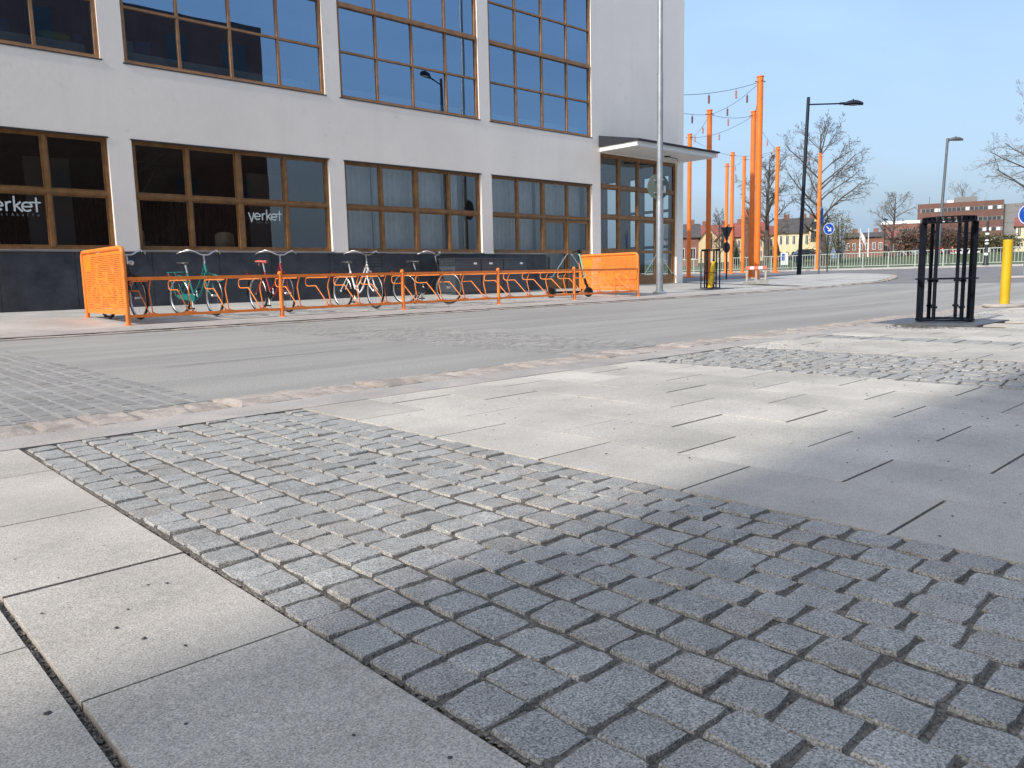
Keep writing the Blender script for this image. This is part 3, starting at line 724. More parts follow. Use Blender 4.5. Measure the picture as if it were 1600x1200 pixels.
# ---- canopy
b = MB(); b.box(19.41,23.72,15.02,WALL-.002,4.485,4.63); cn = b.build('canopy', M['white'], bld)
b = MB(); n = len(b.v)
b.v += [(19.36,14.93,4.632),(23.80,14.93,4.632),(23.80,WALL-.004,4.632),(19.36,WALL-.004,4.632),(19.36,14.93,4.68),(23.80,14.93,4.68),(23.80,WALL-.004,4.97),(19.36,WALL-.004,4.97)]
for f in ((0,3,2,1),(4,5,6,7),(0,1,5,4),(1,2,6,5),(2,3,7,6),(3,0,4,7)): b.f.append(tuple(n+i for i in f)); b.m.append(0)
b.build('canopy_roofing', M['roof'], cn)
b = MB(); b.box(21.9,22.05,15.7,15.85,4.45,4.483); b.tube([(21.97,15.77,4.46),(22.6,15.85,4.462),(23.2,16.2,4.464)], .012, 6); b.build('canopy_light', M['flash'], cn)
# ---- rooms behind the glass
def room(x0, x1, y0, y1, z0, z1, mw, mf, mc=None):
    q = MB(); q.quad((x0,y1,z0),(x1,y1,z0),(x1,y1,z1),(x0,y1,z1)); q.quad((x0,y0,z0),(x0,y1,z0),(x0,y1,z1),(x0,y0,z1)); q.quad((x1,y1,z0),(x1,y0,z0),(x1,y0,z1),(x1,y1,z1)); q.build('room_wall', mw, bld)
    q = MB(); q.quad((x0,y0,z0),(x1,y0,z0),(x1,y1,z0),(x0,y1,z0)); q.build('room_floor', mf, bld)
    q = MB(); q.quad((x0,y0,z1),(x0,y1,z1),(x1,y1,z1),(x1,y0,z1)); q.build('room_ceiling', mc or mw, bld)
M['room'] = mat('grey room wall', (.16,.155,.15), .9, var=.25, scale=.9); M['ceil'] = mat('grey ceiling', (.30,.29,.27), .9, var=.15, scale=.7)
YI = WALL+WT
room(-11.8, 9.95, YI, 21.5, .45, 3.75, M['dark'], M['dark2'], M['ceil'])
room(9.97, 19.22, YI, 20.5, .30, 3.75, M['room'], M['dark2'], M['ceil'])
q = MB(); q.quad((19.25,21.5,.3),(23.73,21.5,.3),(23.73,21.5,4.6),(19.25,21.5,4.6)); q.quad((19.25,YI,.3),(19.25,21.5,.3),(19.25,21.5,4.6),(19.25,YI,4.6)); q.build('room_wall', M['room'], bld)
q = MB(); q.quad((19.25,YI,.3),(23.73,YI,.3),(23.73,21.5,.3),(19.25,21.5,.3)); q.build('room_floor', M['dark2'], bld)
q = MB(); q.quad((19.25,YI,4.6),(19.25,21.5,4.6),(23.73,21.5,4.6),(23.73,YI,4.6)); q.build('room_ceiling', M['dark'], bld)
room(-11.8, 19.22, YI, 23, 4.72, 11.6, M['dark'], M['dark2'], M['dark'])
for k, (a, c) in enumerate(BAYS):    # pale ledges behind the upper windows
    q = MB(); q.box(a+.1,c-.15,YI+.02,YI+.30,4.74,5.19); q.build('window_ledge', M['ledge'], bld)
    q = MB(); q.box(c-.02,c+.36,YI+.02,YI+.5,4.74,11.5); q.build('pillar', M['ledge'], bld)
q = MB()
for i in range(60):
    x = -1.0+i*.175; q.box(x,x+.075,19.4,19.46,.47,2.75)
ps = q.build('slatted_screen', M['slat'], bld); ps['kind'] = 'stuff'
for (x, w_) in ((3.98,.85),(8.75,.9)):
    q = MB(); q.box(x,x+w_,18.7,18.76,.47,3.3); q.build('room_partition', M['ceil'], bld)

def curtain(x0, x1, z0, z1, y, label, amp=.03, per=.15):
    q = MB(); n = int((x1-x0)/.025); zs = [z0, z1]; ph = random.random()*6
    P = [(x0+(x1-x0)*i/n, y+amp*math.sin(2*math.pi*(x0+(x1-x0)*i/n)/per+ph+.8*math.sin(i*.11))) for i in range(n+1)]
    for (xa, ya), (xb, yb) in zip(P, P[1:]): q.quad((xa,ya,z0),(xb,yb,z0),(xb,yb,z1),(xa,ya,z1))
    tag(q.build('curtain', M['curtain'], smooth=True), label, 'curtain', 'pale curtains hanging behind the ground floor windows')
curtain(10.25,11.15,.9,3.5,YI+.12,'pale pleated curtain drawn behind the first pane of the window above the white bicycle')
curtain(11.2,13.35,.9,3.5,YI+.12,'wide pale pleated curtain behind the middle of the window above the black bicycle')
curtain(13.45,13.95,.9,3.5,YI+.12,'narrow pale curtain beside the dark gap at the right end of its window')
curtain(14.85,16.8,.9,3.5,YI+.12,'pale pleated curtain behind the window left of the glazed brown doors')
curtain(16.95,18.95,.35,3.5,YI+.12,'long pale pleated curtain reaching the floor behind the glazed brown doors')
def chair(x, y, rz, label):
    t = thing('chair', label, 'chair', (x,y,.45), rz, 'plywood chairs inside the ground floor windows')
    q = MB(); n = 8; P = [(-.22+.44*i/n, .06*(1-(2*i/n-1)**2)) for i in range(n+1)]
    zt = lambda i: 1.23+.06*(1-(2*i/n-1)**4)
    for i in range(n):
        (xa, ya), (xb, yb) = P[i], P[i+1]
        for dy in (0, .016): q.quad((xa,ya+dy,.86),(xb,yb+dy,.86),(xb,yb+dy,zt(i+1)),(xa,ya+dy,zt(i)))
        q.quad((xa,ya,zt(i)),(xb,yb,zt(i+1)),(xb,yb+.016,zt(i+1)),(xa,ya+.016,zt(i)))
    q.build('backrest', M['chair'], t, smooth=True)
    q = MB(); q.box(-.21,.21,-.42,-.01,.64,.658); q.build('seat', M['chair'], t)
    for sx in (-1,1):
        for (ya, top) in ((-.38,.64),(0.03,1.0)):
            q = MB(); q.tube([(sx*.19,ya,0),(sx*.17,ya*.95,top)], .011, 6); q.build('leg', M['flash'], t)
chair(2.9, 16.98, math.pi, 'pale plywood chair back showing at the foot of the leftmost ground floor window')
chair(5.62, 17.10, math.pi+1.25, 'plywood chair seen edge on at the left of the window above the teal bicycle')
chair(7.33, 16.98, math.pi+.1, 'pale plywood chair back showing between the teal and red bicycle handlebars')
# things lying on the upper ledges
def blob(name, x, z, w_, h, d, m, label, cat, seed):
    random.seed(seed); q = MB(); n, k = 10, 6; b0 = len(q.v)
    for i in range(k+1):
        v = math.pi*i/k
        for j in range(n):
            u = 2*math.pi*j/n; f = 1+.18*noise.noise(Vector((math.cos(u)*1.7, math.sin(u)*1.7+seed, v)))
            q.v.append((x+w_/2*abs(math.sin(v))**.6*math.copysign(abs(math.cos(u))**.7, math.cos(u))*f, YI+.16+d/2*math.sin(v)*math.sin(u)*f, z+h/2-h/2*math.cos(v)))
    for i in range(k):
        for j in range(n): q.f.append((b0+i*n+j, b0+i*n+(j+1)%n, b0+(i+1)*n+(j+1)%n, b0+(i+1)*n+j)); q.m.append(0)
    tag(q.build(name, m, smooth=True), label, cat)
M['yel'] = mat('yellow green cloth', (.40,.42,.03), .8); M['blue'] = mat('blue plastic', (.05,.16,.36), .5); M['teal'] = mat('pale teal card', (.25,.45,.50), .7)
blob('cushion', 4.35, 5.2, .62, .17, .22, M['yel'], 'yellow green cushion lying on the ledge inside the top left window', 'cushion', 3)
for (x, w_, h, m, lb) in ((3.45,.30,.24,'blue','blue storage crate on the ledge left of the yellow cushion in the top left window'),(5.62,.20,.22,'teal','pale teal box at the left end of the ledge in the second upper window'),(5.90,.28,.26,'blue','dark blue crate beside the pale teal box in the second upper window'),(4.72,.14,.18,'blue','small blue box right of the yellow cushion in the top left window')):
    t = thing('storage_box', lb, 'box', (x, YI+.16, 5.192), 0, 'boxes on the ledges of the upper windows')
    q = MB(); q.box(-w_/2,w_/2,-.1,.1,0,h*.86); q.build('box_body', M[m], t)
    q = MB(); q.box(-w_/2-.008,w_/2+.008,-.108,.108,h*.86,h); q.build('lid', M[m], t)
random.seed(23)
# ---- cabinets in front of the plinth
M['cab'] = mat('dark grey sheet metal', (.052,.066,.082), .42, var=.12, scale=3, bump=.05, bscale=9)
for (x0, x1, hx, lb) in ((12.82,13.70,13.50,'dark grey metal cabinet nearest the black bicycle, left one of the three'),(13.72,14.50,14.05,'dark grey metal cabinet in the middle of the three by the plinth'),(14.52,15.38,15.18,'dark grey metal cabinet on the right, nearest the brown glazed doors')):
    zb = gs(14,16.1); t = thing('cabinet', lb, 'cabinet', ((x0+x1)/2,16.05,zb), 0, 'metal cabinets standing along the dark plinth'); hw = (x1-x0)/2
    q = MB(); q.box(-hw,hw,-.28,.38,.06,.90); q.box(-hw+.03,hw-.03,-.25,.36,0,.06)
    q.build('cabinet_body', M['cab'], t)
    for z in (.30,.50,.70): 
        q = MB(); q.box(-hw+.02,hw-.02,-.287,-.2805,z-.06,z+.12); q.build('front_panel', M['cab'], t)
    q = MB(); q.box(-hw-.012,hw+.012,-.30,.40,.902,.935); q.build('lid', M['cab'], t)
    q = MB(); q.box(hx-.055-(x0+x1)/2,hx+.055-(x0+x1)/2,-.294,-.2885,.765,.815); q.build('name_plate', M['white'], t)
# ------------------------------------------------------------------ orange bicycle rack
M['orange'] = mat('orange enamel', (.86,.225,.032), .5, var=.14, scale=5, detail=9)
M['orange2'] = mat('orange enamel, sun-worn', (.84,.24,.045), .5, var=.10, scale=3)
M['patch'] = mat('plain orange plate', (.86,.26,.02), .4, var=.03)
M['black'] = mat('black paint', (.010,.011,.013), .45, var=.3, spec=.25)
M['rubber'] = mat('black rubber', (.015,.015,.016), .85, var=.3)
M['silver'] = mat('bright alloy', (.66,.66,.66), .3, metal=.85, var=.08)
RY = 12.2; RX = [3.74,6.17,8.64,11.07,13.42,15.78]
rack = thing('bicycle_rack', 'long orange steel bicycle rack with perforated end panels in front of the white building', 'bicycle rack', (0,0,0))
def gr(x): return gs(x, RY)
pm = MB(); pm.lathe([(.033,0),(.033,.70),(.039,.70),(.039,.728),(.033,.730),(.030,.742),(.012,.752)], 14); pm.lathe([(.075,-.004),(.075,.008),(.04,.012)], 12)
pmm = pm.mesh('post', M['orange'], True)
for x in RX[1:-1]: link('post', pmm, rack, (x, RY, gr(x)))
for x0, x1 in zip(RX, RX[1:]):
    for (z, h) in ((.672,.050),(.125,.042)):
        q = MB(); q.bar((x0+.03,RY,gr(x0)+z),(x1-.03,RY,gr(x1)+z),.04,h); q.build('rail', M['orange'], rack)
hm = MB()   # wheel holder, local: y away from the street
hm.tube(bez([(0,.02,.635),(0,.30,.635),(0,.74,.635),(0,.81,.60),(0,.81,.525),(0,.74,.49),(0,.48,.49),(0,.42,.465),(0,.05,.165)],5), .0092, 8)
hm.tube(bez([(.045,.03,.64),(.045,.11,.50),(.045,.10,.40),(.045,.03,.165)],5), .0092, 8)
hm.box(-.05,.10,-.02,.10,.148,.158)
for sx in (0,.06): hm.lathe([(.013,.158),(.013,.172)], 8, Matrix.Translation((sx,.03,0)))
hmm = hm.mesh('wheel_holder', M['orange2'], True)
for x0, x1 in zip(RX, RX[1:]):
    for k in range(4):
        x = x0+.32+.585*k; link('wheel_holder', hmm, rack, (x, RY, gr(x)))
def bike_mark(u, v):
    """outline of a bicycle left solid in the slotted panel; u 0..1 across, v 0..1 up"""
    def ring(cx, cy, r): return abs(math.hypot((u-cx)*1.15, v-cy)-r) < .022
    def seg(a, c):
        ax, ay = a; bx, by = c; dx, dy = bx-ax, by-ay; t = max(0, min(1, ((u-ax)*dx+(v-ay)*dy)/(dx*dx+dy*dy)))
        return math.hypot(u-ax-t*dx, v-ay-t*dy) < .020
    return ring(.30,.30,.17) or ring(.72,.30,.17) or seg((.30,.30),(.42,.62)) or seg((.42,.62),(.50,.30)) or seg((.50,.30),(.70,.62)) or seg((.42,.58),(.66,.58)) or seg((.72,.30),(.64,.80)) or seg((.56,.84),(.70,.80)) or seg((.36,.68),(.48,.68)) or seg((.30,.30),(.50,.30))
def end_panel(x, y0, y1, H, foot, label_part, flip):
    """frame of bent tube with a slotted sheet between; stands in the plane x = const"""
    zf = lambda y: gs(x, y)
    z0, zt = zf(y0), zf(y0)+H; r = .10
    q = MB(); pts = [(x,y0,zf(y0)), (x,y0,zt-r)]+[(x,y0+r-r*math.cos(a),zt-r+r*math.sin(a)) for a in lin(0,math.pi/2,6)[1:]]
    pts += [(x,y1-r+r*math.sin(a),zt-r+r*math.cos(a)) for a in lin(0,math.pi/2,6)]+[(x,y1,zt-r-.05),(x,y1,zf(y1))]
    q.tube(pts, .034, 12)
    for yy in (y0, y1): q.lathe([(.07,-.002),(.07,.008),(.036,.010)], 12, Matrix.Translation((x,yy,zf(yy))))
    fr = q.build('panel_frame', M['orange'], rack, smooth=True)
    a, c, zb, zz = y0+.034, y1-.034, z0+.15, zt-.034
    q = MB(); nrow = 33; nc = 70; ph = (zz-zb)/nrow; cw = (c-a)/nc; t = .0025
    slots = 0
    for k in range(nrow):
        za = zb+k*ph
        q.box(x-t,x+t,a,c,za,za+ph*.77)
        run = None
        for i in range(nc+1):
            u = (i+.5)/nc; v = (k+.8)/nrow
            if flip: u2 = 1-u
            else: u2 = u
            solid = i == nc or i < 2 or i > nc-3 or k < 2 or k > nrow-3 or bike_mark(u2, v*1.02) or (u2 > .78 and v > .74) or ((i+7*(k % 2)) % 14 == 0)
            if solid and run is None: run = i
            if not solid and run is not None: q.box(x-t,x+t,a+run*cw,a+i*cw,za+ph*.77,za+ph); run = None
        if run is not None: q.box(x-t,x+t,a+run*cw,c,za+ph*.77,za+ph)
    q.build('slotted_sheet', M['orange'], fr)
    q = MB()
    ya, yb = (c-.42, c-.10)
    q.box(x-.006,x-.0032,ya,yb,zz-.27,zz-.09); q.build('plain_plate', M['patch'], fr)
end_panel(RX[0], RY, 14.22, 1.125, .15, '', False)
end_panel(RX[-1], RY, 14.12, 1.06, .15, '', False)

# ------------------------------------------------------------------ bicycles
M['spoke'] = mat('dull spokes', (.16,.16,.165), .5, metal=.5)
def bike_paint(n, c): return mat('bicycle paint '+n, c, .35, var=.08, scale=8, coord='obj')
WHL = {}
def wheel_meshes():
    if WHL: return WHL
    RW = .335
    WHL['tyre'] = MB().torus(RW-.018, .019, 40, 8).mesh('tyre', M['rubber'], True)
    WHL['rim'] = MB().torus(RW-.043, .009, 40, 8, sx=1.5).mesh('rim', M['silver'], True)
    q = MB()
    for i in range(18):
        a = 2*math.pi*i/18; sx = .03 if i % 2 else -.03
        q.tube([(.012*math.cos(a+.6),sx,.012*math.sin(a+.6)),((RW-.05)*math.cos(a),0,(RW-.05)*math.sin(a))], .0010, 3, cap=False)
    WHL['spokes'] = q.mesh('spokes', M['spoke'])
    WHL['hub'] = MB().lathe([(.01,-.06),(.024,-.045),(.017,-.03),(.017,.03),(.024,.045),(.01,.06)], 12, Matrix.Rotation(R(90),4,'X')).mesh('hub', M['silver'], True)
    return WHL
def bicycle(label, loc, rz, paint, saddle_m, basket=False, guard=None, rack_m=None, steer=0.0, rim_m=None, seatpost=.0, kick=2, front_light=False, chaincase=None, lean=0.0):
    t = thing('bicycle', label, 'bicycle', loc, rz, 'bicycles parked in the orange rack'); t.rotation_euler = (lean, 0, rz)
    W_ = wheel_meshes(); RW = .335; rh = Vector((-.54,0,RW)); fh = Vector((.55,0,RW)); bb = Vector((-.09,0,.28))
    guard = guard or M['black']; rack_m = rack_m or M['black']
    def wheel(c, rot=0):
        w_ = link('wheel', W_['tyre'], t, c, (0,0,rot)); 
        for n in ('rim','spokes','hub'): link(n, W_[n], w_)
        return w_
    wheel(rh); 
    ht, hb = Vector((.27,0,.86)), Vector((.325,0,.70)); st = Vector((-.26,0,.72))
    q = MB()
    q.tube([bb, st], .017, 10); q.tube([hb-(hb-ht)*.15, ht], .021, 10)
    q.tube(bez([hb+Vector((-.005,0,.03)), (.20,0,.50), (.06,0,.33), bb],6), .018, 10)
    q.tube(bez([ht+Vector((.0,0,-.03)), (.12,0,.60), (-.03,0,.44), (-.15,0,.42)],6), .013, 8)
    for s in (-1,1):
        q.tube([bb+Vector((-.02,s*.02,0)), rh+Vector((0,s*.055,0))], .009, 6)
        q.tube([st+Vector((0,s*.015,-.03)), rh+Vector((0,s*.055,0))], .008, 6)
    q.lathe([(.024,-.04),(.024,.04)], 10, Matrix.Translation(bb) @ Matrix.Rotation(R(90),4,'X'))
    q.build('frame', paint, t, True)
    # fork, front wheel, guard and bars turn together about the steering axis
    S = Matrix.Translation(hb) @ Matrix.Rotation(steer,4,'Z') @ Matrix.Translation(-hb)
    X = lambda p: S @ Vector(p)
    q = MB()
    for s in (-1,1): q.tube([X((.33,s*.045,.69)), X((.37,s*.05,.56)), X((.44,s*.052,.42)), X((.55,s*.055,RW))], [.013,.013,.011,.008], 8)
    q.tube([X((.325,-.05,.70)), X((.325,.05,.70))], .014, 8); q.build('fork', paint, t, True)
    wheel(X(fh), steer)
    q = MB(); q.tube([X(ht-(hb-ht)*.05), X((.245,0,.98)), X((.285,0,1.01))], .012, 8); q.build('stem', M['silver'], t, True)
    hbp = [(.06,.31,1.055),(.14,.29,1.075),(.22,.24,1.085),(.27,.16,1.06),(.295,.07,1.015),(.295,0,1.01)]
    hbp = hbp+[(x,-y,z) for x, y, z in hbp[-2::-1]]
    q = MB(); q.tube([X(p) for p in bez(hbp,4)], .0115, 8); h = q.build('handlebar', M['silver'], t, True)
    for s in (-1,1):
        q = MB(); q.tube([X((.035,s*.315,1.048)), X((.14,s*.29,1.075))], .0165, 8); q.build('grip', M['black'], h, True)
        q = MB(); q.tube([X((.19,s*.26,1.07)), X((.15,s*.33,1.06)), X((.06,s*.37,1.03))], .006, 6); q.build('brake_lever', M['silver'], h, True)
    # saddle
    sp = seatpost
    q = MB(); q.tube([st, Vector((-.30-sp*.35,0,.86+sp))], .0125, 8); q.build('seatpost', M['silver'], t, True)
    q = MB(); sx0 = -.30-sp*.35; z0 = .875+sp; n = 10; rows = []
    for i in range(8):
        f = i/7; x = sx0-.13+.27*f; hw = (.10*(1-ss(f,.05,.62))+.022)*(.75+.25*ss(f,0,.12)); zc = z0+.03*(1-f)*.5
        rows.append([(x, hw*math.cos(2*math.pi*j/n), zc+(.030 if math.sin(2*math.pi*j/n) > 0 else .022)*math.sin(2*math.pi*j/n)) for j in range(n)])
    for r in rows: q.v += r
    for i in range(7):
        for j in range(n): q.f.append((i*n+j, i*n+(j+1)%n, (i+1)*n+(j+1)%n, (i+1)*n+j)); q.m.append(0)
    q.f.append(tuple(range(n-1,-1,-1))); q.m.append(0); q.f.append(tuple(7*n+j for j in range(n))); q.m.append(0)
    for s in (-1,1):
        q.tube([(sx0-.07,s*.04,z0-.015),(sx0-.07,s*.04,z0-.055)], .012, 6)
    q.build('saddle', saddle_m, t, True)
    # mudguards
    def guardm(c, a0, a1, rot=None):
        q = MB(); n = 16
        for k in range(n):
            aa, ab = R(a0+(a1-a0)*k/n), R(a0+(a1-a0)*(k+1)/n); r_ = RW+.022
            for (ya, yb, da, db) in ((-.03,0,-.010,0),(0,.03,0,-.010)):
                P = [c+Vector(((r_+da)*math.cos(aa),ya,(r_+da)*math.sin(aa))), c+Vector(((r_+da)*math.cos(ab),ya,(r_+da)*math.sin(ab))), c+Vector(((r_+db)*math.cos(ab),yb,(r_+db)*math.sin(ab))), c+Vector(((r_+db)*math.cos(aa),yb,(r_+db)*math.sin(aa)))]
                if rot: P = [rot @ p for p in P]
                q.quad(*P)
        q.build('mudguard', guard, t, True)
    guardm(rh, 30, 190); guardm(fh, 40, 175, S)
    # luggage carrier
    q = MB(); zr = .74
    for s in (-1,0,1): q.tube([(-.30,s*.05,zr),(-.80,s*.06,zr)], .006, 6)
    for x in (-.33,-.5,-.66,-.80): q.tube([(x,-.062,zr),(x,.062,zr)], .006, 6)
    for s in (-1,1): q.tube([(-.76,s*.06,zr),rh+Vector((-.01,s*.065,0))], .006, 6)
    q.build('luggage_rack', rack_m, t, True)
    # drive
    q = MB(); q.lathe([(.085,.034),(.09,.037),(.085,.040)], 20, Matrix.Translation(bb) @ Matrix.Rotation(R(90),4,'X')); cr = None
    for s, a in ((-1,R(-75)),(1,R(105))):
        e = bb+Vector((.165*math.cos(a),s*.065,.165*math.sin(a)))
        q.tube([bb+Vector((0,s*.05,0)), e], .010, 6)
    crk = q.build('crank', M['silver'], t)
    for s, a in ((-1,R(-75)),(1,R(105))):
        e = bb+Vector((.165*math.cos(a),s*.065,.165*math.sin(a)))
        q = MB(); q.box(e.x-.045,e.x+.045,min(e.y,e.y+s*.09),max(e.y,e.y+s*.09),e.z-.012,e.z+.012); q.build('pedal', M['black'], crk)
    q = MB(); P = [(-.50,.305),(-.48,.355),(-.09,.375),(.0,.335),(.01,.27),(-.03,.235),(-.12,.215),(-.14,.25),(-.48,.285)]
    q.prism(P, -.062, -.045); q.build('chain_guard', chaincase or M['black'], t)
    q = MB()
    if kick == 2:
        for s in (-1,1): q.tube([(-.14,s*.03,.24),(-.20,s*.12,.01),(-.22,s*.15,.005)], .009, 6)
    else: q.tube([(-.42,.07,.31),(-.36,.16,.01)], .009, 6)
    q.build('kickstand', M['black'] if kick == 2 else M['silver'], t)
    q = MB(); q.box(-.845,-.825,-.04,.04,.66,.71); q.build('tail_light', M['redlamp'], t)
    if front_light:
        q = MB(); q.lathe([(.0,-.03),(.03,-.02),(.04,.02),(.036,.03),(.0,.034)], 12, Matrix.Translation(X((.38,0,.88))) @ Matrix.Rotation(R(90),4,'Y')); q.build('headlight', M['silver'], t, True)
    if basket:
        q = MB(); x0, x1, hw, zb, zt_ = .34, .66, .19, .78, 1.02
        def loop(f, z): 
            a, c, w_ = x0+.03*(1-f), x1-.04*(1-f), hw-.03*(1-f); return [X((a,-w_,z)), X((c,-w_,z)), X((c,w_,z)), X((a,w_,z)), X((a,-w_,z))]
        for f in (0,.25,.5,.75,1): q.tube(loop(f, zb+(zt_-zb)*f), .0055 if f in (0,1) else .003, 5)
        A_, B_ = loop(0, zb), loop(1, zt_)
        for e in range(4):
            for k in range(7):
                f = k/7; q.tube([A_[e].lerp(A_[e+1], f), B_[e].lerp(B_[e+1], f)], .003, 4, cap=False)
        for k in range(8): q.tube([A_[0].lerp(A_[1],k/7), A_[3].lerp(A_[2],k/7)], .003, 4, cap=False)
        q.build('basket', M['black'], t)
    return t
M['redlamp'] = mat('red reflector', (.35,.02,.015), .3); M['amber'] = mat('amber reflector', (.75,.25,.02), .3)
M['saddleb'] = mat('black saddle', (.03,.03,.032), .4); M['saddler'] = mat('red saddle', (.48,.10,.09), .5, var=.2)
pt = bike_paint('teal', (.012,.17,.16)); pr = bike_paint('red', (.27,.016,.022)); pw = bike_paint('white', (.74,.74,.72)); pb = bike_paint('black', (.012,.012,.014))
def bpos(x, y): return (x, y, gs(x, y)+.002)
def bike_at(fx, fy, rx, ry, **k):
    d = Vector((fx-rx, fy-ry)); a = math.atan2(d.y, d.x); c = Vector((fx+rx, fy+ry))/2; L_ = Vector((math.cos(a), math.sin(a)))
    return bicycle(loc=bpos(c.x, c.y), rz=a, **k)
bike_at(4.13,12.86,3.98,13.95, label='black bicycle with a headlight half hidden behind the slotted orange end panel', paint=pb, saddle_m=M['saddleb'], front_light=True, steer=-.05, basket=False)
bike_at(5.33,12.80,5.13,13.90, label='teal bicycle with teal luggage rack in the orange rack', paint=pt, saddle_m=M['saddleb'], guard=pt, rack_m=pt, chaincase=pt, steer=-.14, kick=1)
bike_at(6.60,12.70,6.52,13.80, label='dark red bicycle with a red saddle', paint=pr, saddle_m=M['saddler'], steer=-.20, seatpost=.02, kick=1)
bike_at(8.30,12.56,8.22,13.66, label='white bicycle with a black basket on the front', paint=pw, saddle_m=M['saddleb'], basket=True, steer=-.16, kick=1)
bike_at(10.18,12.74,9.80,13.78, label='black bicycle with a front basket and white rims beside the grey cabinets', paint=pb, saddle_m=M['saddleb'], basket=True, steer=.0, kick=2)

# ------------------------------------------------------------------ electric scooter
M['mint'] = mat('mint green tube', (.32,.62,.42), .4, var=.05)
sc0 = px(913, 462.5, 19.6); sx_, sy_ = 14.15, 12.98
t = thing('electric_scooter', 'black electric kick scooter with a mint green stem in front of the right orange panel', 'scooter', (sx_, sy_, gs(sx_, sy_)), R(-28))
q = MB(); q.tube(bez([(-.42,0,.16),(-.36,0,.13),(.18,0,.13),(.30,0,.19)],4), .02, 8); q.box(-.36,.18,-.085,.085,.10,.155); q.build('deck', M['black'], t)
for x in (-.50,.46):
    w_ = MB().torus(.095,.027,24,8,Matrix.Translation((x,0,.122))).build('wheel', M['rubber'], t, True)
    MB().lathe([(.02,-.04),(.07,-.02),(.07,.02),(.02,.04)],16,Matrix.Translation((x,0,.122)) @ Matrix.Rotation(R(90),4,'X')).build('hub', M['black'], w_, True)
q = MB(); n = 10
for k in range(n):
    a, c = R(20+130*k/n), R(20+130*(k+1)/n); q.quad((-.50+.135*math.cos(a),-.035,.122+.135*math.sin(a)),(-.50+.135*math.cos(c),-.035,.122+.135*math.sin(c)),(-.50+.135*math.cos(c),.035,.122+.135*math.sin(c)),(-.50+.135*math.cos(a),.035,.122+.135*math.sin(a)))
q.build('rear_mudguard', M['black'], t, True)
q = MB(); q.tube([(.46,.045,.122),(.42,.045,.30),(.385,0,.36)], .018, 8); q.tube([(.46,-.045,.122),(.42,-.045,.30),(.385,0,.36)], .018, 8); q.tube([(.40,0,.30),(.36,0,.46)], .032, 10); q.build('fork', M['black'], t, True)
q = MB(); q.tube([(.365,0,.45),(.235,0,1.05)], .028, 10); q.build('stem', M['mint'], t, True)
q = MB(); q.tube([(.325,.0,.45),(.215,0,1.0)], .018, 8); q.build('cable_cover', M['black'], t, True)
q = MB(); q.tube([(.18,.27,1.10),(.225,.12,1.11),(.225,-.12,1.11),(.18,-.27,1.10)], .016, 8); q.box(.20,.27,-.05,.05,1.06,1.14); h = q.build('handlebar', M['black'], t, True)
for s in (-1,1):
    q = MB(); q.tube([(.17,s*.29,1.098),(.205,s*.17,1.107)], .02, 8); q.build('grip', M['rubber'], h, True)
q = MB(); q.tube([(-.05,-.08,.11),(-.02,-.16,.005)], .009, 6); q.build('kickstand', M['black'], t)

# ------------------------------------------------------------------ tall grey column with a round sign seen from behind
SPX, SPY = 17.26, 12.62
M['signback'] = mat('grey green sign back', (.115,.145,.125), .6, var=.06)
t = thing('tall_pole', 'tall grey galvanised pole rising out of view in front of the canopied entrance', 'pole', (SPX,SPY,gs(SPX,SPY)))
q = MB(); q.lathe([(.092,0),(.092,2.35),(.086,2.37),(.080,2.45),(.078,5.6),(.066,5.75),(.060,9.9),(.05,10.0)], 16); q.build('shaft', M['steel'], t, True)
q = MB(); q.lathe([(.19,-.01),(.19,.02),(.15,.05),(.11,.055),(.11,.09),(.094,.095)], 20); q.build('base_collar', M['steel'], t, True)
an = YAW+R(20); n_ = Vector((math.cos(an), math.sin(an), 0)); u_ = Vector((-math.sin(an), math.cos(an), 0))
t = thing('round_sign', 'round road sign seen from its grey back, clamped to the tall grey pole', 'road sign', (SPX+n_.x*.13+.04,SPY+n_.y*.13,gs(SPX,SPY)+2.80)); t.rotation_euler = (0,0,an)
q = MB(); Mr = Matrix.Rotation(R(90),4,'Y'); q.lathe([(.325,-.012),(.33,0),(.325,.012)], 36, Mr); q.build('sign_plate', M['signback'], t, True)
for z in (-.16,.16):
    q = MB(); q.box(-.045,-.0125,-.13,.13,z-.018,z+.018); q.tube([(-.15,-.10,z),(-.23,0,z),(-.15,.10,z)], .012, 6); q.build('clamp', M['steel'], t)
q = MB(); q.box(-.0175,-.0128,-.22,-.15,-.16,.03); q.build('sticker', M['white'], t)

